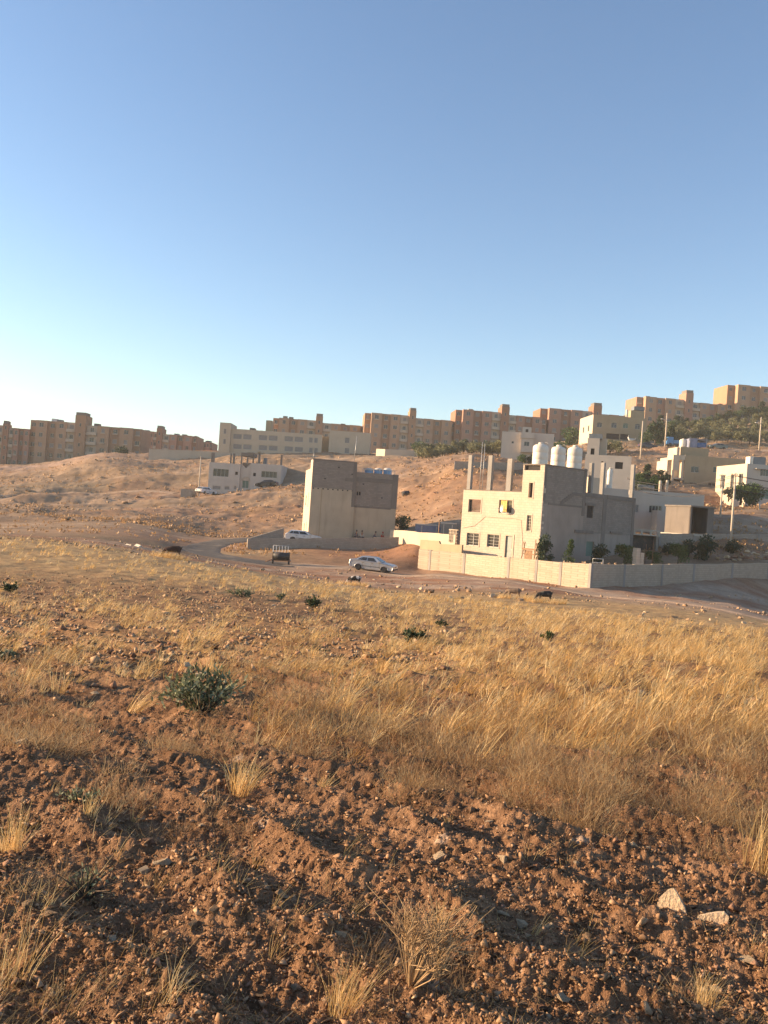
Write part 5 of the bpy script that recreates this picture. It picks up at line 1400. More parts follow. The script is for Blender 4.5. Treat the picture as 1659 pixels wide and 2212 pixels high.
# pierced ornamental blocks at the end of the cream garden wall
a = P(970, 1150, 95.3); rt = empty('block_screen', (a.x, a.y, P(980,1172,95).z), math.atan2(-10, 8.5), 'square pierced screen wall of white blocks beside the cream house', 'screen wall')
b = MB()
for i in range(3):
    for j in range(4):
        x, z = i*0.42, j*0.33
        b.box(x, x+0.06, 0, 0.12, z, z+0.33); b.box(x+0.065, x+0.42, 0.005, 0.115, z, z+0.05); b.box(x+0.17, x+0.25, 0.01, 0.11, z+0.055, z+0.325)
b.box(-0.02, 1.3, -0.02, 0.14, 1.32, 1.42)
b.build('pierced_blocks', M['bone'], rt)
def crate(name, px, py, Y, dims, rz, mat, label, cat, legs=False):
    q = P(px, py, Y); rt = empty(name, (q.x, q.y, q.z), rz, label, cat); w_, d_, h_ = dims
    b = MB(); b.box(-w_/2, w_/2, -d_/2, d_/2, 0, h_*0.9); b.build('side_wall', mat, rt)
    b = MB(); b.box(-w_/2-0.03, w_/2+0.03, -d_/2-0.03, d_/2+0.03, h_*0.9+0.003, h_); b.build('top', M['steel'], rt)
    for s in (-1, 1):
        b = MB(); b.box(s*w_*0.3-0.05, s*w_*0.3+0.05, -d_/2-0.05, -d_/2-0.003, h_*0.1, h_*0.85); b.build('rib', M['steel'], rt)
crate('storage_box', 924, 1155, 108, (3.0, 1.5, 1.25), 0.1, M['tarp'], 'blue grey covered heap behind the cream garden wall', 'storage box')
crate('storage_box', 968, 1156, 106, (1.7, 1.3, 1.5), -0.2, M['tank_grey'], 'dark box with pale ribs behind the garden wall, next to the cream house', 'storage box')
q = P(947, 1155, 104); rt = empty('fence_post', (q.x, q.y, q.z), 0, 'single upright stake behind the cream garden wall', 'post'); b = MB(); b.tube([(0,0,-0.5),(0.02,0,1.6)], 0.06, 8); b.build('stake', M['wood'], rt)
b = MB(); b.box(-0.07,0.09,-0.08,0.08,1.6,1.66); b.build('cap', M['wood'], rt)
q = P(1291, 1219, 79); rt = empty('metal_frame', (q.x, q.y, q.z-0.3), 0.2, 'white bent metal chair frame standing behind the shaded wall', 'frame')
b = MB(); b.tube([(-0.5,0,0),(-0.5,0,0.8),(0.5,0,0.8),(0.5,0,0)], 0.035, 6); b.build('hoop', M['white_paint'], rt)
b = MB(); b.tube([(-0.5,0.02,0.45),(0.5,0.02,0.45)], 0.03, 6); b.build('rail', M['white_paint'], rt)
for px, py0, py1, Y, lab in ((1408,1170,1220,86,'thin iron rod standing left of the ruined cream pillar'),(1401-8,1175,1218,88,'second thin iron rod behind the shaded wall')):
    a = P(px, py1, Y); rt = empty('iron_rod', (a.x, a.y, a.z), 0, lab, 'rod'); b = MB(); b.tube([(0,0,0),(0.03,0,P(px,py0,Y).z-a.z)], 0.03, 5); b.build('shaft', M['rust'], rt)
# ruined cream pillar
q = P(1378, 1222, 86); rt = empty('ruined_pillar', (q.x, q.y, q.z-0.4), 0.35, 'broken cream stone pillar glowing behind the shaded wall', 'pillar')
b = MB(); rs = random.Random(3)
for k in range(5):
    for i in range(2):
        if k == 4 and i == 1: continue
        o_ = rs.uniform(-0.06,0.06); b.box(-0.45+i*0.47+o_, -0.02+i*0.44+o_, -0.3+o_, 0.3, k*0.42+0.003, (k+1)*0.42)
b.build('stone_block', M['cream_block'], rt)
# broken culvert pieces on the left
for px, py, rz, lab in ((262,1190,0.5,'tilted concrete slab at the grass edge, left of its twin'),(283,1190,0.45,'tilted concrete slab at the grass edge, right of its twin')):
    a = P(px, py, 72); rt = empty('concrete_slab', (a.x, a.y, a.z), rz, lab, 'slab')
    b = MB(); b.T = Matrix.Rotation(math.radians(-38), 4, 'Y'); b.box(-0.7,0.8,-0.9,0.9,-0.12,0.08); b.build('slab', M['pale_concrete'], rt)
    b = MB(); b.box(0.35,0.9,-0.85,0.85,-0.6,0.30); b.build('footing', M['dark_concrete'], rt)
# black bin / barrel on the hill
q = P(876, 1069, 146); rt = empty('oil_drum', (q.x, q.y, g1(q.x,146)+0.3), 0.3, 'black barrel lying on the hillside right of the tall house', 'barrel')
b = MB(); b.tube([(-0.55,0,0.05),(0.55,0,0.3)], 0.42, 16); b.build('barrel_body', M['black_metal'], rt)
b = MB(); b.tube([(0.555,0,0.302),(0.6,0,0.312)], 0.44, 16); b.build('rim', M['rust'], rt)
# white seat shapes by the arched house
q = P(1408, 958, 216); 
q = P(1365, 947, 225); rt = empty('garden_statue', (q.x, q.y, q.z-0.6), 0, 'small white swan shaped planter in front of the arched window house', 'planter')
b = MB(); b.tube([(-1.0,0,0.9),(-0.7,0,0.35),(0,0,0.2),(0.8,0,0.3),(1.0,0,0.8)], [0.12,0.28,0.36,0.25,0.08], 10); b.build('bowl', M['white_paint'], rt)
b = MB(); b.tube([(-0.95,0,0.9),(-0.8,0,1.15),(-0.98,0,1.2)], [0.11,0.1,0.05], 8); b.build('neck', M['white_paint'], rt)

# ------------------------------------------------------------------ scatter on the ground
_ta = np.linspace(-1.3, 1.3, 521); _tY = np.geomspace(1.2, 420, 420)
_TA, _TY = np.meshgrid(_ta, _tY, indexing='ij')
_DEP = (EYE - smooth_z(_TA*_TY, _TY)) / _TY * F
def hit(px, py):
    """ground point seen along a line of sight; returns X, Y, valid"""
    u = (px-829.5)*CT + (py-1106)*ST; v = -(px-829.5)*ST + (py-1106)*CT
    i = np.clip(np.round((u/F + 1.3)/2.6*520).astype(int), 0, 520)
    d = _DEP[i]; under = d <= v[:,None]
    k = np.argmax(under, 1); ok = under.any(1) & (k > 0); k = np.maximum(k, 1)
    r = np.arange(len(px)); d0, d1 = d[r,k-1], d[r,k]
    t = np.clip((d0-v)/np.maximum(d0-d1, 1e-6), 0, 1)
    Y = _tY[k-1] + (_tY[k]-_tY[k-1])*t
    return u/F*Y, Y, ok
def arr_mesh(name, V, Fq, mat, tint=None, smooth=False, parent=None, loc=None):
    me = bpy.data.meshes.new(name)
    me.vertices.add(len(V)); me.vertices.foreach_set('co', np.ascontiguousarray(V, dtype=np.float32).ravel())
    k = Fq.shape[1]
    me.loops.add(Fq.size); me.polygons.add(len(Fq))
    me.loops.foreach_set('vertex_index', np.ascontiguousarray(Fq, dtype=np.int32).ravel())
    me.polygons.foreach_set('loop_start', np.arange(0, Fq.size, k, dtype=np.int32))
    if smooth: me.polygons.foreach_set('use_smooth', np.ones(len(Fq), bool))
    me.update(calc_edges=True); me.materials.append(mat)
    if tint is not None:
        a = me.attributes.new('tint', 'FLOAT', 'POINT'); a.data.foreach_set('value', tint.astype(np.float32))
    return link(name, me, parent, loc)
def strips(B, D, L, Wd, bend, tint, side=None, segs=3):
    """thin tapering blades: base B, unit direction D, length L, width Wd, bend vector added at the tip"""
    n = len(B)
    if side is None:
        a = rng.uniform(0, math.pi, n); side = np.stack([np.cos(a), 0.4*np.sin(a), np.zeros(n)], 1)
    V = np.empty((n, segs+1, 2, 3))
    for k in range(segs+1):
        t = k/segs; c = B + D*(L*t)[:,None] + bend*(L*t*t)[:,None]
        w = (Wd*(1-0.75*t)*0.5)[:,None]*side
        V[:,k,0] = c-w; V[:,k,1] = c+w
    b = np.arange(n)[:,None]*(segs+1)*2
    q = np.concatenate([np.stack([b[:,0]+2*k, b[:,0]+2*k+1, b[:,0]+2*k+3, b[:,0]+2*k+2], 1) for k in range(segs)], 0)
    return V.reshape(-1,3), q, np.repeat(tint, (segs+1)*2)
class Acc:
    def __init__(s): s.V=[]; s.F=[]; s.T=[]; s.n=0
    def add(s, V, Fq, T): s.V.append(V); s.F.append(Fq+s.n); s.T.append(T); s.n += len(V)
    def build(s, name, mat, **kw): return arr_mesh(name, np.concatenate(s.V), np.concatenate(s.F), mat, np.concatenate(s.T), **kw)
def edge_y(px):
    return np.interp(px, [-400,0,250,415,600,823,1040,1240,1450,1659,2100], [1150,1160,1186,1212,1243,1280,1301,1322,1343,1366,1405])

def sample(n, x0, x1, y0, y1, dens):
    px = rng.uniform(x0, x1, n); py = rng.uniform(y0, y1, n)
    k = rng.random(n) < dens(px, py); px, py = px[k], py[k]
    X, Y, ok = hit(px, py); ok &= py > edge_y(px)-3
    return px[ok], py[ok], X[ok], Y[ok]

def tufts(acc, X, Y, nb, h0, h1, wpx, lean=(0.30,0.08), spread=0.35, foot=0.05, tone=(0.35,1.0), maxw=0.012):
    n = len(X)*nb
    r = rng.random(n)**0.7*foot*np.repeat(rng.uniform(0.5,1.3,len(X)), nb); a = rng.uniform(0, 2*math.pi, n)
    bx = np.repeat(X, nb)+r*np.cos(a); by = np.repeat(Y, nb)+r*np.sin(a)
    bz = np.repeat(Gz(X, Y, False), nb) - 0.02
    hh = np.repeat(rng.uniform(h0, h1, len(X)), nb)*rng.uniform(0.45, 1.1, n)
    d = np.stack([rng.normal(lean[0], spread, n)+0.6*r/foot*np.cos(a)*0.4, rng.normal(lean[1]*0, spread, n), np.ones(n)], 1)
    d /= np.linalg.norm(d, axis=1)[:,None]
    bend = np.stack([rng.normal(lean[0]*0.7, 0.2, n), rng.normal(0, 0.18, n), rng.uniform(-0.35, 0.02, n)], 1)
    w = np.clip(by*wpx/F, 0.0018, maxw)*rng.uniform(0.6, 1.3, n)
    t = np.clip(np.repeat(rng.uniform(*tone, len(X)), nb) + rng.normal(0, 0.12, n), 0, 1)
    acc.add(*strips(np.stack([bx,by,bz],1), d, hh, w, bend, t))

def N2(px, py, s, seed): return vn(px/s, py/(s*0.42), seed)
grass = Acc()
# golden belt along the crest of the field
d1 = lambda px, py: (0.5+0.5*sstep(400,900,px))*(np.clip(1-(py-edge_y(px))/(55+50*sstep(700,1500,px)), 0, 1)**0.6) * (0.35+0.65*sstep(0.25,0.5,N2(px,py,60,101)))
_, _, X, Y = sample(40000, -350, 2000, 1150, 1520, d1)
tufts(grass, X, Y, 7, 0.14, 0.34, 1.5, tone=(0.3,1.0), maxw=0.03, foot=0.10)
for ax, ay, as_ in ANIMALS:
    X = ax+rng.uniform(-1.1,0.9,60); Y = ay+rng.uniform(-1.2,-0.25,60)
    tufts(grass, X, Y, 8, 0.30*as_/0.7, 0.46*as_/0.7, 1.5, tone=(0.3,1.0), maxw=0.03, foot=0.10)
# dense leaning grass on the right
d2 = lambda px, py: sstep(480,900,px)*sstep(1350,1430,py)*(1-sstep(1585,1680,py))*np.clip(-0.1+1.7*(N2(px,py,75,103)-0.22),0.05,1)*(0.55+0.45*sstep(900,1200,px))
_, _, X, Y = sample(11500, 380, 2000, 1340, 1700, d2)
tufts(grass, X, Y, 11, 0.10, 0.36, 3.1, lean=(0.27,0), spread=0.27, foot=0.03, tone=(0.1,1.0), maxw=0.016)
# looser gold between the stones, centre and left
d3 = lambda px, py: sstep(1225,1290,py-0.06*px)*(1-sstep(1440,1520,py))*np.clip(0.08+1.6*(N2(px,py,70,107)-0.36),0.05,1)
_, _, X, Y = sample(17000, -350, 2000, 1200, 1540, d3)
tufts(grass, X, Y, 10, 0.12, 0.30, 2.0, lean=(0.33,0), foot=0.045, tone=(0.3,1.0))
# thin stubble everywhere, fading out on the bare ploughed soil near the camera
d4 = lambda px, py: (0.6-0.3*sstep(1600,1800,py))*sstep(0.35,0.7,N2(px,py,50,109))
_, _, X, Y = sample(12000, -500, 2200, 1180, 2500, d4)
tufts(grass, X, Y, 4, 0.03, 0.14, 1.5, foot=0.04, tone=(0.1,0.8))
d5 = lambda px, py: sstep(1450,1560,py)*(0.25+0.75*(1-sstep(250,500,px))+0.8*sstep(1100,1500,px)*(1-sstep(1800,1950,py)))*np.clip((N2(px,py,120,113)-0.45)*3,0,1)
_, _, X, Y = sample(1800, -500, 2200, 1400, 2450, d5)
tufts(grass, X, Y, 13, 0.06, 0.20, 1.7, lean=(0.22,0), spread=0.25, foot=0.028, tone=(0.4,1.0), maxw=0.006)
# straw litter lying flat
px, py, X, Y = sample(26000, -500, 2200, 1250, 2500, lambda px, py: 0.25+0.6*sstep(0.4,0.6,N2(px,py,90,127)))
n = len(X); a = rng.uniform(0, 2*math.pi, n)
Bz = np.stack([X, Y, Gz(X, Y)+0.006], 1); D = np.stack([np.cos(a), np.sin(a), rng.uniform(0, 0.25, n)], 1)
grass.add(*strips(Bz, D, rng.uniform(0.02,0.10,n), np.clip(Y*1.1/F,0.0016,0.012), np.zeros((n,3))+np.array([0,0,-0.1]), rng.uniform(0,0.8,n), segs=1))
tag(grass.build('dry_grass', M['straw']), 'golden dry grass and stubble covering the ploughed field', 'grass', kind='stuff')

# brown wiry weeds
weeds = Acc()
def weed_clumps(acc, X, Y, nb, rad, hgt):
    n = len(X)*nb; R_ = np.repeat(rng.uniform(0.6,1.3,len(X))*rad, nb); H_ = np.repeat(rng.uniform(0.55,1.25,len(X))*hgt, nb)
    a = rng.uniform(0, 2*math.pi, n); r = rng.random(n)**0.5; zf = rng.random(n)
    z0 = np.repeat(Gz(X, Y, False), nb)
    dome = np.sqrt(np.clip(1-r*r*0.8,0,1))
    bx = np.repeat(X,nb)+R_*r*np.cos(a); by = np.repeat(Y,nb)+R_*r*np.sin(a); bz = z0 + H_*dome*zf*0.85 - 0.01
    d = np.stack([r*np.cos(a)*0.9+rng.normal(0.15,0.5,n), r*np.sin(a)*0.9+rng.normal(0,0.5,n), rng.uniform(0.2,1.2,n)], 1); d /= np.linalg.norm(d,axis=1)[:,None]
    t = np.clip(np.repeat(rng.uniform(-0.1,0.8,len(X)),nb)+rng.normal(0,0.2,n)+0.25*zf,0,1)
    acc.add(*strips(np.stack([bx,by,bz],1), d, rng.uniform(0.02,0.085,n)*(H_/hgt), np.clip(by*1.5/F,0.0018,0.010), rng.normal(0,0.3,(n,3)), t, segs=2))
low = lambda px: np.interp(px, [-400,300,560,900,1250,1659,2200], [1500,1560,1640,1740,1830,1900,1960])
dw = lambda px, py: (0.25+0.75*sstep(1500,1600,py))*sstep(1400,1500,py)*(1-sstep(-60,20,py-low(px)))*(0.08+0.92*sstep(420,760,px))*np.clip(0.15+1.5*(N2(px,py,95,131)-0.22),0,1)
_, _, X, Y = sample(9500, -400, 2100, 1430, 1960, dw)
weed_clumps(weeds, X, Y, 48, 0.12, 0.16)
_, _, X, Y = sample(1500, -400, 2100, 1470, 1960, dw)
weed_clumps(weeds, X, Y, 220, 0.16, 0.27)
dw2 = lambda px, py: np.clip((N2(px,py,130,137)-0.5)*3,0,1)*(1-0.8*sstep(1700,1800,py))
_, _, X, Y = sample(3600, -400, 1300, 1250, 1760, dw2)
weed_clumps(weeds, X, Y, 60, 0.13, 0.13)
P2 = np.array([[405,1790,1],[470,1800,1],[360,1815,0.7],[540,1830,0.6],[860,2120,1],[930,2150,1.2],[1000,2120,0.9],[830,2180,1],[960,2200,1],[1480,2210,0.8],[60,1980,1.1],[150,1960,0.7],[1640,1720,1.2]])
X, Y, ok = hit(P2[:,0], P2[:,1]); weed_clumps(weeds, np.repeat(X,3)+rng.normal(0,0.06,len(X)*3), np.repeat(Y,3)+rng.normal(0,0.06,len(X)*3), 60, 0.09, 0.085)
tag(weeds.build('dry_weeds', M['weed']), 'brown wiry dead weeds matted over the field', 'weeds', kind='stuff')

# ---- single tufts that stand out
def single_tuft(px, py, hpx, label, nb=34, lean=0.2, foot=None):
    X, Y, ok = hit(np.array([px*1.0]), np.array([py*1.0])); X, Y = X[0], Y[0]
    h = hpx*Y/F; foot = foot or h*0.2; z = g1(X, Y)
    rt = empty('grass_tuft', (X, Y, z), 0, label, 'grass tuft')
    ac = Acc(); n = nb; a = rng.uniform(0,2*math.pi,n); r = rng.random(n)**0.6*foot
    d = np.stack([rng.normal(lean,0.16,n)+r*np.cos(a)/foot*0.22, rng.normal(0,0.14,n)+r*np.sin(a)/foot*0.2, np.ones(n)],1); d /= np.linalg.norm(d,axis=1)[:,None]
    B_ = np.stack([r*np.cos(a), r*np.sin(a), np.full(n,-0.02)],1)
    ac.add(*strips(B_, d, h*rng.uniform(0.45,1.12,n), np.full(n,max(0.0026,Y*1.9/F))*rng.uniform(0.6,1.3,n), np.stack([rng.normal(lean*0.6,0.18,n),rng.normal(0,0.12,n),rng.uniform(-0.25,0,n)],1), rng.uniform(0.35,1,n), segs=4))
    ac.build('stalks', M['straw'], parent=rt)
    ac = Acc(); n = max(6, nb//3); a = rng.uniform(0,2*math.pi,n); d = np.stack([np.cos(a),np.sin(a),rng.uniform(0.2,0.9,n)],1); d /= np.linalg.norm(d,axis=1)[:,None]
    ac.add(*strips(np.zeros((n,3))-[0,0,0.01], d, h*rng.uniform(0.2,0.45,n), np.full(n,max(0.0022,Y*1.3/F)), np.tile([0,0,-0.5],(n,1)), rng.uniform(0,0.6,n)))
    ac.build('basal_leaves', M['straw'], parent=rt)
for a in ((518,1722,108,'tall straw tuft standing alone left of the photo centre',60,0.12),(688,1722,70,'small straw tuft just right of the tall lone tuft',26,0.3),
    (22,1850,120,'bushy straw tuft at the left edge, halfway down the soil',60,0.05),(190,1800,85,'thin straw tuft right of the left edge tuft, beside a white stone',16,0.12),
    (12,2130,230,'long straw stalks at the lower left edge',34,0.1),(735,2205,150,'dense straw tuft at the bottom edge left of centre',60,0.15),
    (945,2050,95,'thin straw tuft above the twiggy dead bush near the bottom',20,0.05),(1520,2205,110,'wide straw tuft at the bottom edge on the right',44,0.15),
    (285,1540,85,'leaning straw tuft left of the green bush',32,0.55),(128,1500,80,'upright straw tuft near the left edge above the soil patch',22,0.1),
    (1640,1880,190,'tall straw stalks at the right edge among brown weeds',46,0.15),(450,1470,75,'straw tuft rising behind the green bush',34,0.1),
    (965,1790,32,'tiny straw tuft on bare soil right of the centre',14,0.1),(55,1500,90,'loose straw tuft at far left below the stones',24,0.25),
    (790,2000,55,'two bent straw stalks on the bare soil near centre bottom',5,0.9),(1150,2040,60,'short straw tuft on dark soil between the stones',12,0.3)):
    single_tuft(*a[:4], nb=int(a[4]*1.8), lean=a[5])

# ---- leafy plants
def leaves(ac, C_, nrm_bias, size, tint, aspect=2.2):
    n = len(C_)
    d = rng.normal(0,1,(n,3)) + nrm_bias; d /= np.linalg.norm(d,axis=1)[:,None]
    s = np.cross(d, rng.normal(0,1,(n,3))); s /= np.linalg.norm(s,axis=1)[:,None]
    ln = size*rng.uniform(0.6,1.3,n); wd = ln/aspect
    V = np.stack([C_, C_+d*(ln*0.5)[:,None]+s*(wd*0.5)[:,None], C_+d*ln[:,None], C_+d*(ln*0.5)[:,None]-s*(wd*0.5)[:,None]],1).reshape(-1,3)
    q = np.arange(n*4).reshape(n,4)
    ac.add(V, q, np.repeat(tint,4))
def ground_bush(px, py, wpx, hpx, label, mat='leaf_grey', n=900, stems=26, leaf=0.05, name='green_bush'):
    X, Y, ok = hit(np.array([px*1.0]), np.array([py*1.0])); X, Y = X[0], Y[0]
    w, h = wpx*Y/F/2, hpx*Y/F; rt = empty(name, (X, Y, g1(X,Y)), 0, label, 'bush')
    m_ = MB(); tips = []
    for k in range(stems):
        a = rng.uniform(0,2*math.pi); r = rng.random()**0.6; tip = Vector((w*r*math.cos(a)*1.1, w*r*math.sin(a)*0.8, h*rng.uniform(0.6,1.15)*(1-0.45*r)))
        mid = tip*0.5 + Vector((0,0,h*0.06)); m_.tube([(0,0,-0.02), tuple(mid), tuple(tip)], [0.006,0.004,0.002], 4, cap=False); tips.append((mid, tip))
    m_.build('stem', M['weed'] if False else M['bark'], rt)
    k = rng.integers(0, stems, n); t = rng.uniform(0.15,1,n)**0.8
    C_ = np.array([tuple((tips[i][0]*2*tt if tt < 0.5 else tips[i][0].lerp(tips[i][1], tt*2-1))) for i, tt in zip(k, t)]) + rng.normal(0, w*0.07, (n,3))
    C_[:,2] = np.maximum(C_[:,2], 0.0)
    ac = Acc(); leaves(ac, C_, C_*(0.8/w)+np.array([0,0,0.6]), leaf, np.clip(rng.normal(0.5,0.28,n),0,1), 2.6)
    ac.build('foliage', M[mat], parent=rt)
ground_bush(440, 1562, 190, 105, 'large grey green leafy bush on bare soil at left centre', n=1200, stems=30, leaf=0.055)
ground_bush(676, 1315, 48, 24, 'low dark green clump among stones, below the pied goat', 'leaf_dark', 300, 12, 0.09)
ground_bush(893, 1388, 62, 34, 'dark green clump beside a round pale stone', 'leaf_dark', 420, 14, 0.08)
ground_bush(520, 1290, 58, 20, 'pale grey green clump on stony ground at left centre', 'leaf_grey', 300, 12, 0.09)
ground_bush(956, 1358, 34, 14, 'small dark green clump right of the pale stone', 'leaf_dark', 160, 8, 0.07)
ground_bush(1185, 1384, 36, 16, 'small green clump in the golden grass at right', 'leaf_mid', 160, 8, 0.07)
ground_bush(14, 1432, 50, 26, 'green clump cut by the left edge of the photo', 'leaf_grey', 260, 10, 0.07)
ground_bush(22, 1278, 44, 20, 'dark green clump near the left edge by the upper stones', 'leaf_dark', 240, 10, 0.09)
ground_bush(605, 1296, 34, 16, 'tiny grey clump between the two larger upper clumps', 'leaf_grey', 140, 8, 0.08)
ground_bush(170, 1770, 110, 20, 'flat sprawling grey green weed on the soil at left', 'leaf_grey', 260, 16, 0.025)
ground_bush(180, 1965, 170, 60, 'wiry pale green weed with bare twigs at lower left', 'leaf_grey', 160, 26, 0.02)

# ---- twiggy dead bush at the bottom
def twig_bush(px, py, wpx, hpx, label):
    X, Y, ok = hit(np.array([px*1.0]), np.array([py*1.0])); X, Y = X[0], Y[0]
    rt = empty('dead_bush', (X, Y, g1(X,Y)), 0, label, 'bush'); w, h = wpx*Y/F/2, hpx*Y/F
    m_ = MB(); tw = MB()
    for k in range(46):
        a = rng.uniform(0,2*math.pi); r = rng.uniform(0.2,1); tip = Vector((w*r*math.cos(a)+w*0.25, w*r*math.sin(a), h*rng.uniform(0.5,1.1)))
        mid = tip*0.5+Vector((rng.normal(0,0.02),rng.normal(0,0.02),0.02)); m_.tube([(0,0,-0.02),tuple(mid),tuple(tip)],[0.0026,0.0018,0.0009],4,cap=False)
        for j in range(7):
            t = rng.uniform(0.3,0.95); p0 = mid.lerp(tip, (t-0.3)/0.7); p1 = p0+Vector((rng.normal(0.02,0.05),rng.normal(0,0.05),rng.uniform(0.01,0.09)))
            tw.tube([tuple(p0),tuple(p1)],[0.0018,0.001],3,cap=False)
    m_.build('branch', M['twig'], rt); tw.build('twig', M['twig'], rt)
twig_bush(880, 2200, 230, 140, 'leafless twiggy bush at the bottom edge near the centre')

# ---- trees and garden bushes
def crown_mesh(R, H, nleaf, size, lobes, mat, seed, cone=False):
    global rng
    old = rng; rng = np.random.default_rng(seed)
    c = []
    for k in range(lobes):
        if cone: t = rng.random(); rr = R*(1-t)*0.8; a = rng.uniform(0,6.28); c.append((rr*math.cos(a)*rng.random(), rr*math.sin(a)*rng.random(), H*(0.05+0.9*t), R*(0.25+0.35*(1-t))))
        else: a = rng.uniform(0,6.28); r = R*0.72*rng.random()**0.5; c.append((r*math.cos(a), r*math.sin(a), H*rng.uniform(0.2,0.78), R*rng.uniform(0.28,0.5)))
    c = np.array(c); k = rng.integers(0, lobes, nleaf)
    d = rng.normal(0,1,(nleaf,3)); d /= np.linalg.norm(d,axis=1)[:,None]
    r = c[k,3]*rng.uniform(0.45,1.12,nleaf)
    C_ = c[k,:3] + d*r[:,None]*np.array([1,1,0.8]); C_[:,2] = np.clip(C_[:,2], 0.02*H, None)
    ac = Acc(); tone = rng.uniform(0,0.5,lobes)
    leaves(ac, C_, d*0.8, size, np.clip(tone[k]+rng.uniform(0,0.5,nleaf),0,1), 1.7)
    V = np.concatenate(ac.V); rng = old
    o = ac.build('crown', M[mat]); me = o.data; bpy.data.objects.remove(o); return me
def trunk_mesh(H, r, lean=0.1, limbs=4, seed=0):
    rs = random.Random(seed); m_ = MB(); m_.tube([(0,0,-0.6),(lean*0.3,0,H*0.4),(lean,0,H)], [r*1.2,r,r*0.6], 8)
    for k in range(limbs):
        a = rs.uniform(0,6.28); m_.tube([(lean*0.7,0,H*0.7),(math.cos(a)*H*0.45,math.sin(a)*H*0.45,H*1.35)],[r*0.5,r*0.2],5)
    o = m_.build('trunk', M['bark']); me = o.data; bpy.data.objects.remove(o); return me
TREE = {
 'olive': [(crown_mesh(1.5,2.5,1000,0.30,9,'leaf_olive',s), trunk_mesh(0.9,0.14,0.15,4,s), 0.55) for s in (1,2,3,4)],
 'pine': [(crown_mesh(1.7,5.0,1500,0.36,16,'leaf_dark',s,s%2==0), trunk_mesh(1.2,0.16,0.05,3,s), 0.7) for s in (11,12,13)],
 'broad': [(crown_mesh(1.9,3.6,1500,0.32,12,'leaf_mid',s), trunk_mesh(1.1,0.15,0.2,4,s), 0.6) for s in (21,22,23)],
 'shrub_dark': [(crown_mesh(0.75,1.6,1300,0.15,12,'leaf_dark',s), trunk_mesh(0.5,0.05,0.05,4,s), 0.1) for s in (31,32)],
 'shrub_yellow': [(crown_mesh(0.75,1.5,1200,0.16,11,'leaf_yellow',s), trunk_mesh(0.5,0.05,0.05,4,s), 0.1) for s in (41,42)],
 'cone': [(crown_mesh(0.55,1.9,1400,0.12,16,'leaf_mid',51,True), trunk_mesh(0.5,0.05,0.02,3,51), 0.05)],
}
def tree(kind, px, Y, s, label, group=None, py=None, z=None, name='tree', cat='tree', i=0, sz=1.0):
    q = P(px, py if py else 1000, Y)
    cm, tm, lift = TREE[kind][i % len(TREE[kind])]
    if 'bush' in name or name == 'dark_tree': lift = 0.0 if kind in ('cone','shrub_dark','shrub_yellow') else (-0.35 if kind != 'pine' else -0.1)
    if name == 'yard_bush': s *= 1.28
    if name == 'bushy_tree': lift = -1.0
    if z is None: z = q.z if py else g1(q.x, Y)
    rt = empty(name, (q.x, q.y, z), (i*1.7) % 6.28, label, cat, group); rt.scale = (s, s, s*sz)
    c = link('crown', cm, rt); c.location = (0,0,lift); link('trunk', tm, rt)
    return rt
rs = random.Random(77)
# olive grove on the right hillside: rows of single trees
k = 0
for row, (Y, n, x0, x1) in enumerate(((226,11,1452,1690),(235,12,1448,1695),(245,13,1440,1695),(255,13,1430,1700),(265,13,1415,1700),(276,13,1405,1700))):
    for j in range(n):
        px = x0+(x1-x0)*(j+0.5)/n + rs.uniform(-5,5)
        if row == 0 and px < 1535: continue
        tree('olive', px, Y+rs.uniform(-2.5,2.5), rs.uniform(0.75,1.25), 'olive tree in the grove on the right hillside', 'olive trees in the grove on the right hillside', py=None, name='olive_tree', i=rs.randrange(40)); k += 1
for j in range(26):
    px = 902+(1078-902)*(j%13+0.5)/13+rs.uniform(-5,5); Y = (206 if j < 13 else 222)+rs.uniform(-3,3)
    tree('olive', px, Y, rs.uniform(0.9,1.35), 'olive tree in the row above the bare columns', 'olive trees in the rows above the bare columns', name='olive_tree', i=rs.randrange(40))
for j, (px, Y, s, kind) in enumerate(((1405,262,1.1,'broad'),(1420,262,1.3,'pine'),(1448,280,1.2,'broad'),(1462,284,1.3,'pine'),(1478,285,0.9,'pine'),(1496,286,1.2,'broad'),(1512,287,1.0,'pine'),(1530,288,1.1,'broad'),(1548,288,0.9,'pine'),(1566,288,1.1,'pine'),(1585,288,1.2,'broad'),(1603,288,1.1,'pine'),(1620,288,1.3,'broad'),(1638,288,1.2,'pine'),(1655,288,1.3,'broad'),(1672,288,1.2,'pine'))):
    tree(kind, px, Y, s, 'dark tree in the line at the foot of the right apartment buildings', 'dark trees at the foot of the right apartment buildings', name='dark_tree', i=j)
tree('broad', 1232, 255, 1.75, 'tall green tree left of the arched window house', py=975, name='tall_tree', i=1)
tree('pine', 1250, 250, 1.2, 'dark tree tucked behind the arched window house corner', py=968, name='dark_tree', i=0)
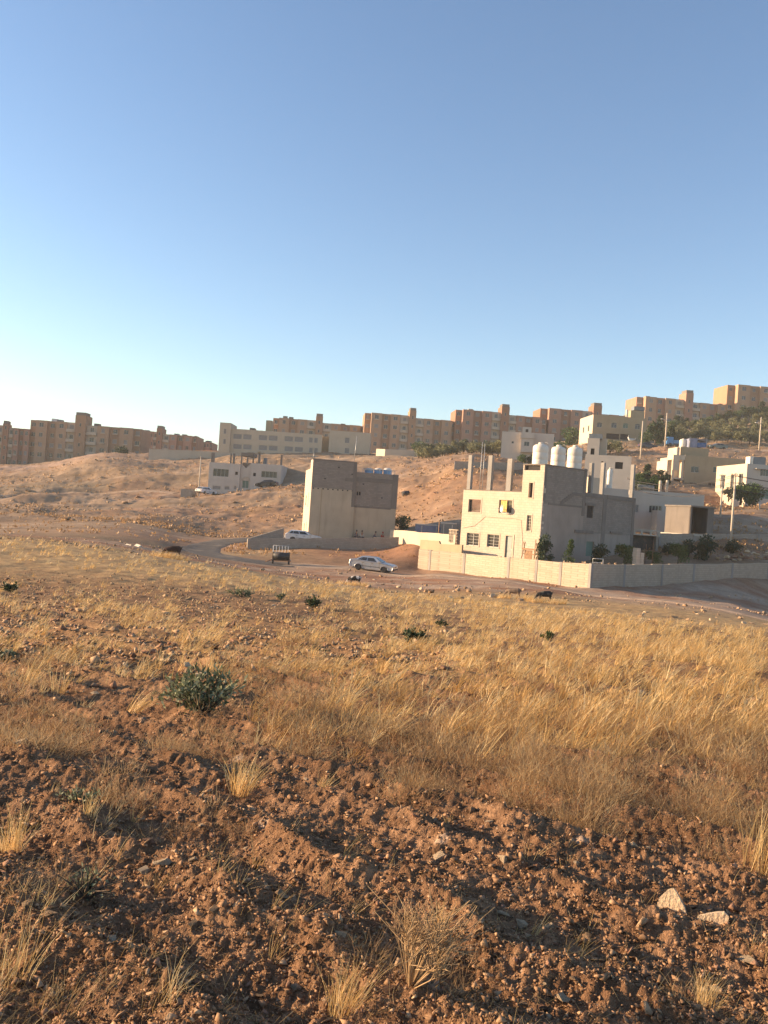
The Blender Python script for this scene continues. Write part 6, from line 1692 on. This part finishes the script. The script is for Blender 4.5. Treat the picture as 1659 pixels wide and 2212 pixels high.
for j, (px, py, Y, s, kind, lab) in enumerate(((1205,985,215,1.2,'broad','green bush right of the white cube house'),(1222,988,210,1.0,'olive','pale olive tree between cube house and grey house'),
    (1318,985,200,1.3,'olive','olive tree behind the roof of the grey house'),(1334,985,198,1.1,'olive','olive tree behind the roof end of the grey house'),
    (1398,962,222,1.1,'broad','dark green bush at the right corner of the arched window house'),(1415,960,224,1.3,'pine','dark bush on the hill road left of the street lamp'),(1430,962,226,1.2,'broad','bush just left of the street lamp pole'),
    (1448,964,226,1.1,'pine','dark bush behind the street lamp pole'),(1125,1004,185,0.75,'broad','round bush in front of the white cube house'),(1148,1006,185,0.6,'pine','small dark bush at the foot of the white cube house'),
    (867,1150,118,0.75,'broad','green tree at the right side of the tall half plastered house'),(262,999,255,1.1,'pine','dark bush at the left end of the long pale boundary wall'),(1000,976,225,0.8,'pine','dark bush at the end of the olive row'),
    (905,985,222,1.2,'broad','dark green bush right of the short cream wall'))):
    tree(kind, px, Y, s, lab, py=py, name='garden_bush' if kind != 'olive' else 'olive_tree', cat='bush' if kind != 'olive' else 'tree', i=j)
for j, (px, py, Y, s, kind) in enumerate(((1380,1048,152,0.9,'broad'),(1396,1050,152,1.0,'pine'),(1415,1052,151,0.9,'broad'),(1432,1052,151,0.9,'pine'),(1388,1060,148,0.9,'broad'),(1410,1062,147,0.9,'broad'))):
    tree(kind, px, Y, s*0.8, 'dark tree in the hollow right of the bare columns', 'dark trees in the hollow right of the bare columns', py=py, name='dark_tree', i=j)
tree('broad', 1600, 138, 1.15, 'dark bushy tree against the sunlit end of the white house', py=1082, name='bushy_tree', i=0)
tree('broad', 1628, 137, 1.2, 'dark bushy tree in front of the white house at the right edge', py=1082, name='bushy_tree', i=2)
tree('olive', 1574, 140, 0.7, 'small grey green tree left of the bushy trees by the white house', py=1078, name='olive_tree', i=2)
for px, pyb, Y, s, sz, kind, lab in ((1171,1218,83.5,0.95,1.55,'shrub_dark','climbing dark bush at the corner of the cream house'),(1187,1216,83.5,0.5,0.9,'shrub_dark','small dark sprig right of the climbing bush'),
    (1231,1218,84.5,1.0,0.95,'cone','pointed green bush against the shaded house wall'),(1292,1218,87,1.15,0.9,'shrub_dark','spreading dark bush by the side door'),
    (1347,1220,89,1.1,1.1,'shrub_yellow','olive green bush near the right corner of the shaded wall'),(1409,1220,90,0.95,0.85,'shrub_yellow','low yellow green bush right of the ruined pillar'),
    (1464,1218,90,1.05,1.15,'shrub_yellow','tall yellow green bush in the middle of the yard'),(1482,1215,96,1.1,1.2,'shrub_dark','dark bush behind the yellow green one'),
    (1519,1216,94,1.5,1.05,'shrub_dark','broad dark grey green bush before the posted wall'),(1578,1204,97,1.3,0.8,'shrub_dark','dark bush around the foot of the telegraph pole'),
    (1440,1210,97,1.1,0.9,'shrub_dark','dark bush in front of the gateway pillar')):
    tree(kind, px, Y, s, lab, py=pyb, name='yard_bush', cat='bush', sz=sz)

# ------------------------------------------------------------------ stones
def hull(seed, n=11, flat=0.62):
    r_ = np.random.default_rng(seed); bm = bmesh.new()
    p = r_.normal(0,1,(n,3)); p /= np.linalg.norm(p,axis=1)[:,None]; p *= r_.uniform(0.62,1.15,(n,1)); p *= np.array([1,r_.uniform(0.65,0.95),flat*r_.uniform(0.7,1.1)])
    for q in p: bm.verts.new(q)
    g = bmesh.ops.convex_hull(bm, input=bm.verts)
    bmesh.ops.delete(bm, geom=[v for v in bm.verts if not v.link_faces], context='VERTS')
    bmesh.ops.triangulate(bm, faces=bm.faces); bmesh.ops.recalc_face_normals(bm, faces=bm.faces)
    bm.verts.ensure_lookup_table(); V = np.array([v.co[:] for v in bm.verts]); Fa = np.array([[v.index for v in f.verts] for f in bm.faces]); bm.free()
    return V, Fa
HULLS = [hull(s) for s in range(12)]; SMALL = [hull(100+s, 7) for s in range(14)]
def scatter(name, pos, size, mat, label, cat, lib=HULLS, sink=0.2):
    n = len(pos); k = rng.integers(0, len(lib), n); Vs, Fs, off = [], [], 0
    for i, (V, Fa) in enumerate(lib):
        m = np.where(k == i)[0]
        if not len(m): continue
        a = rng.uniform(0,2*math.pi,len(m)); c, s = np.cos(a), np.sin(a); S = size[m][:,None]
        t = rng.normal(0,0.35,len(m))
        x = V[None,:,0]*c[:,None]-V[None,:,1]*s[:,None]; y = V[None,:,0]*s[:,None]+V[None,:,1]*c[:,None]; z = V[None,:,2]+x*np.sin(t)[:,None]*0.6
        W_ = np.stack([x*S, y*S, z*S],-1)+pos[m][:,None,:]; W_[...,2] += (size[m]*(0.55-sink))[:,None]
        Vs.append(W_.reshape(-1,3)); nv = len(V)
        Fs.append((Fa[None]+(np.arange(len(m))*nv)[:,None,None]).reshape(-1,3)+off); off += nv*len(m)
    o = arr_mesh(name, np.concatenate(Vs), np.concatenate(Fs), mat)
    return tag(o, label, cat, kind='stuff')
def pos_of(X, Y, near=True): return np.stack([X, Y, Gz(X, Y, near)], 1)
# crumbs of soil
px, py, X, Y = sample(190000, -450, 2150, 1420, 2600, lambda px, py: (0.15+0.85*sstep(1500,1750,py))*(0.4+0.6*N2(px,py,70,151)))
sz = np.clip(rng.lognormal(0,0.6,len(X))*0.0044*(0.75+Y*0.10), 0.0025, 0.03)
scatter('soil_crumbs', pos_of(X, Y), sz, M['clod'], 'reddish soil crumbs covering the ploughed ground', 'soil', SMALL)
# gravel in the field
px, py, X, Y = sample(70000, -450, 2150, 1230, 2600, lambda px, py: 0.13+0.65*(1-sstep(350,1000,px+0.6*(py-1300)))*sstep(1225,1270,py)*(1-sstep(1500,1650,py))+0.12*sstep(0.5,0.7,N2(px,py,60,157)))
sz = np.clip(rng.lognormal(0,0.55,len(X))*0.0070*(0.8+Y*0.10), 0.003, 0.06)
k = rng.random(len(X)) < 0.6
scatter('field_gravel', pos_of(X, Y)[k], sz[k], M['limestone'], 'pale limestone gravel strewn over the field', 'gravel', SMALL)
scatter('red_gravel', pos_of(X, Y)[~k], sz[~k], M['red_stone'], 'reddish gravel strewn over the field', 'gravel', SMALL)
px, py, X, Y = sample(24000, -400, 1500, 1215, 1520, lambda px, py: sstep(1225,1262,py-0.05*px*(px<900))*(1-sstep(1400,1500,py))*(1-sstep(700,1300,px))*np.clip(0.2+1.2*N2(px,py,70,159),0,1))
sz = np.clip(rng.lognormal(0,0.45,len(X))*0.032, 0.015, 0.11); k = rng.random(len(X)) < 0.7
scatter('field_stones', pos_of(X, Y)[k], sz[k], M['limestone'], 'pale stones covering the stony strip of the field', 'stones', SMALL)
scatter('red_field_stones', pos_of(X, Y)[~k], sz[~k], M['red_stone'], 'reddish stones in the stony strip of the field', 'stones', SMALL)
# stones on the bank, track edges and hillsides
def band(n, x0, x1, y0, y1, Y0, Y1, dens, s0, s1):
    X, Yv = [], []
    px = rng.uniform(x0,x1,n); Yr = np.exp(rng.uniform(math.log(Y0),math.log(Y1),n)); u = (px-829.5)/F
    X = u*Yr; kk = rng.random(n) < dens(X, Yr); X, Yr = X[kk], Yr[kk]
    rd = road_dist(X, Yr) > 0.3; X, Yr = X[rd], Yr[rd]
    return X, Yr, rng.lognormal(0,0.5,len(X))*0.5*(s0+s1)/1.3
X, Y, sz = band(9000, -300, 2000, 0, 0, 46, 84, lambda X, Y: np.clip((fbm(X*0.22,Y*0.3,161,3)-0.02)*2.2,0.06,1), 0.05, 0.13)
scatter('bank_stones', pos_of(X, Y), np.clip(sz,0.03,0.35), M['limestone'], 'loose pale stones on the bank along the dirt track', 'stones', SMALL)
X, Y, sz = band(42000, -350, 2000, 0, 0, 122, 262, lambda X, Y: np.clip((fbm(X*0.05+9,Y*0.14,163,4)-0.14)*3.2,0.06,1), 0.13, 0.30)
keep = ~((X > 20) & (Y < 135))
scatter('hill_stones', pos_of(X[keep], Y[keep]), np.clip(sz[keep],0.08,1.1), M['limestone'], 'pale stones strewn in bands over the far hillside', 'stones', SMALL)
# low scrub on the hills
X, Y, sz = band(26000, -350, 2000, 0, 0, 95, 262, lambda X, Y: np.clip((fbm(X*0.06,Y*0.10,173,4)+0.05)*1.5,0.08,1), 0.12, 0.22)
n = len(X); ac = Acc()
for rep in range(5):
    C_ = pos_of(X, Y)+np.stack([rng.normal(0,0.22,n),rng.normal(0,0.22,n),rng.uniform(0,0.1,n)],1)
    leaves(ac, C_, np.array([0.1,0,1.2]), 0.34, rng.uniform(0,0.45,n), 2.0)
tag(ac.build('hill_scrub', M['weed']), 'low dry scrub dotted over the far hillside', 'scrub', kind='stuff')

# individual stones: the ones large enough to point at
STONE_ME = {}
def stone_me(kind, i):
    key = (kind, i)
    if key not in STONE_ME:
        V, Fa = HULLS[i]; me = bpy.data.meshes.new('stone'); me.from_pydata(V.tolist(), [], Fa.tolist()); me.materials.append(M[kind])
        bm = bmesh.new(); bm.from_mesh(me); bm.to_mesh(me); bm.free()
        STONE_ME[key] = me
    return STONE_ME[key]
def stone(X, Y, s, kind, label, group=None, i=0, shape=(1,1,1), rz=0.0, tilt=0.0, name='stone', z=None, dz=0.25):
    o = link(name, stone_me(kind, i % 12)); o.location = (X, Y, (g1(X, Y) if z is None else z) + s*shape[2]*dz)
    o.rotation_euler = (tilt, 0.0, rz); o.scale = (s*shape[0], s*shape[1], s*shape[2])
    return tag(o, label, 'stone', group)
def stone_px(px, py, wpx, kind, label, **kw):
    X, Y, ok = hit(np.array([px*1.0]), np.array([py*1.0])); return stone(X[0], Y[0], wpx*Y[0]/F/2, kind, label, **kw)
def slab_stone(px, py, prof, wpx, thick, rz, label):
    X, Y, ok = hit(np.array([px*1.0]), np.array([py*1.0])); X, Y = X[0], Y[0]; s = wpx*Y/F
    m_ = MB(); fr = [(x*s, -thick*s*(0.5-0.25*z), z*s-0.015) for x, z in prof]; bk = [(x*s*0.86+0.01*s, thick*s*(0.5-0.2*z), z*s*0.92-0.015) for x, z in prof]
    m_.face(fr); m_.face(bk[::-1])
    for i_ in range(len(prof)):
        j_ = (i_+1) % len(prof); m_.face([fr[i_], bk[i_], bk[j_], fr[j_]])
    o = fix_normals(m_.build('stone', M['pale_stone'])); o.location = (X, Y, max(g1(X,Y), g1(X-0.05,Y-0.03), g1(X,Y-0.06))+0.004); o.rotation_euler = (-0.15, 0.0, rz)
    tag(o, label, 'stone')
slab_stone(1452,1966,[(-0.55,-0.1),(0.62,-0.1),(0.5,0.16),(0.12,0.66),(-0.02,0.78),(-0.2,0.68),(-0.5,0.28)],54,0.4,-0.55,'pointed pale stone standing upright on the soil, lower right')
slab_stone(1545,1992,[(-0.65,-0.1),(0.42,-0.1),(0.47,0.34),(0.30,0.44),(0.02,0.36),(-0.6,0.12)],58,0.5,-0.45,'squarish pale stone lying just right of the pointed one')
stone_px(244,2055,50,'pale_stone','flat pale stone in the furrow shadow at lower left',i=7,shape=(1,0.8,0.4))
stone_px(855,1378,20,'pale_stone','round pale stone beside the dark green clump',i=2,shape=(1,1,1))
stone_px(945,1702,62,'limestone','long flat white stone at the lower edge of the weeds',i=4,shape=(1,0.5,0.3))
stone_px(1058,1808,38,'pale_stone','narrow white stone on bare soil right of centre',i=6,shape=(1,0.5,0.4),rz=0.1)
stone_px(985,1833,56,'red_stone','large brownish stone left of the narrow white one',i=1,shape=(1,0.8,0.8))
stone_px(348,1840,22,'pale_stone','upright white stone beside the flat weeds at left',i=8,shape=(0.8,0.7,1.3))
stone_px(125,1897,26,'limestone','grey rounded stone at the far left of the soil',i=9)
stone_px(178,1910,54,'limestone','broad greyish flat stone near the left edge',i=10,shape=(1,0.8,0.45))
stone_px(950,1880,44,'pale_stone','pale chunk in the middle of the bare soil',i=11)
stone_px(415,1915,24,'pale_stone','small white stone on a furrow ridge left of centre',i=0)
stone_px(205,1513,30,'pale_stone','sunlit white stone left of the leaning straw tuft',i=4,shape=(1,0.7,0.6))
stone_px(1085,2010,34,'pale_stone','tapering pale stone on the dark furrow right of centre',i=5,shape=(1.2,0.6,0.6),rz=-0.6)
stone_px(1340,1985,34,'limestone','grey blocky stone left of the pointed stone',i=6)
stone_px(1240,2180,30,'limestone','greyish stone near the bottom edge right of centre',i=7)
rs = random.Random(99)
for k in range(110):
    px, py = rs.uniform(-50,1710), rs.uniform(1560,2230)
    X, Y, ok = hit(np.array([px]), np.array([py]))
    if not ok[0]: continue
    stone(X[0], Y[0], rs.uniform(0.016,0.046)*(1 if Y[0] < 5 else 1.4), rs.choice(('limestone','pale_stone','limestone','red_stone')), 'palm sized stone lying on the bare ploughed soil', 'stones lying on the bare ploughed soil', i=rs.randrange(12), shape=(1,rs.uniform(0.6,1),rs.uniform(0.45,0.9)), rz=rs.uniform(0,6))
for k in range(90):
    px, py = rs.uniform(-30,1300), rs.uniform(1245,1480)
    X, Y, ok = hit(np.array([px]), np.array([py]))
    if not ok[0]: continue
    stone(X[0], Y[0], rs.uniform(0.05,0.10), rs.choice(('limestone','pale_stone','limestone','red_stone')), 'fist sized stone among the dry grass', 'stones among the dry grass', i=rs.randrange(12), shape=(1,rs.uniform(0.6,1),rs.uniform(0.5,0.9)), rz=rs.uniform(0,6))
for (x0,x1,y0,y1,n,s0,s1,lab) in ((860,1010,1262,1292,16,0.15,0.34,'pale boulder on the red bank above the golden belt'),(1060,1190,1290,1306,5,0.15,0.42,'pale boulder behind the grazing animals'),
    (1350,1659,1315,1345,20,0.14,0.32,'boulder in the stone row below the track at right'),(1400,1659,1283,1300,7,0.15,0.35,'boulder beside the track near the shaded wall'),
    (700,880,1240,1262,14,0.12,0.28,'boulder on the bank in front of the silver car')):
    for k in range(n):
        px, py = rs.uniform(x0,x1), 0; py = rs.uniform(y0,y1)+(px-x0)/(x1-x0)*6
        X, Y, ok = hit(np.array([px]), np.array([py*1.0]))
        stone(X[0], Y[0], rs.uniform(s0,s1)*rs.choice((0.6,0.8,1)), rs.choice(('limestone','pale_stone','limestone')), lab, lab.replace('pale boulder','pale boulders').replace('boulder ','boulders ') if 'boulders' not in lab else lab, i=rs.randrange(12), shape=(1,rs.uniform(0.6,1),rs.uniform(0.5,0.85)), rz=rs.uniform(0,6), name='boulder')
for k in range(46):
    px, py, Y = rs.choice(((rs.uniform(255,600), 0, rs.uniform(150,178)),(rs.uniform(860,990),0,rs.uniform(135,195)),(rs.uniform(0,330),0,rs.uniform(178,240)),(rs.uniform(620,660),0,rs.uniform(150,185))))
    X = (px-829.5)/F*Y
    stone(X, Y, rs.uniform(0.35,1.0), rs.choice(('limestone','limestone','red_stone')), 'boulder on the far bare hillside', 'boulders on the far bare hillside', i=rs.randrange(12), shape=(1.2,rs.uniform(0.6,1),rs.uniform(0.45,0.8)), rz=rs.uniform(0,6), name='boulder')
# rubble in the yard, on the wall and on the roof
for k in range(34):
    px = rs.uniform(1548,1668); py = 1212-rs.uniform(0,1)*(18 if px > 1590 else 9); q = P(px, py, 94+rs.uniform(-1,1))
    stone(q.x, q.y, rs.uniform(0.22,0.5), rs.choice(('pale_stone','red_stone','limestone')), 'stone in the rubble heap behind the shaded wall', 'stones in the rubble heap behind the shaded wall', i=rs.randrange(12), z=q.z, rz=rs.uniform(0,6))
for k in range(15):
    t = rs.random(); a, b_ = P(1222,1214.5,75.8), P(1330,1218.5,76.2); q = P(1215,1213.5,76).lerp(P(1277,1217,73.3), t) if k < 7 else P(1277,1217,73.3).lerp(P(1350,1219,77), t)
    stone(q.x, q.y+0.12, rs.uniform(0.07,0.17), rs.choice(('pale_stone','limestone')), 'loose stone lying on top of the wall corner', 'loose stones on top of the wall corner', i=rs.randrange(12), z=q.z, rz=rs.uniform(0,6))
for k in range(16):
    x = rs.uniform(2.3, MH.front(1124,1050)[0]-0.3) if k < 11 else rs.uniform(3,5); y = rs.uniform(0.5,1.4); w_ = MH.root.matrix_basis @ Vector((x, y, zr_main))
    o = stone(w_.x, w_.y, rs.uniform(0.15,0.42), rs.choice(('pale_stone','limestone')), 'lump of rubble on the unfinished roof between bare columns', 'rubble on the unfinished roof', i=rs.randrange(12), z=w_.z+rs.uniform(0,0.35), rz=rs.uniform(0,6), shape=(1,0.5,0.8))

# ------------------------------------------------------------------ air
def haze_box():
    b = MB(); b.box(-2300, 2300, -60, 1500, -400, 68)
    m = bpy.data.materials.new('haze'); m.use_nodes = True; nt = m.node_tree; nt.nodes.clear()
    out = nt.nodes.new('ShaderNodeOutputMaterial'); v = nt.nodes.new('ShaderNodeVolumePrincipled')
    v.inputs['Color'].default_value = (0.95,0.93,0.90,1); v.inputs['Density'].default_value = 0.00028; v.inputs['Anisotropy'].default_value = 0.0
    nt.links.new(v.outputs[0], out.inputs['Volume'])
    o = b.build('haze', m); tag(o, 'thin dusty evening haze filling the air', 'haze', kind='stuff')

haze_box()
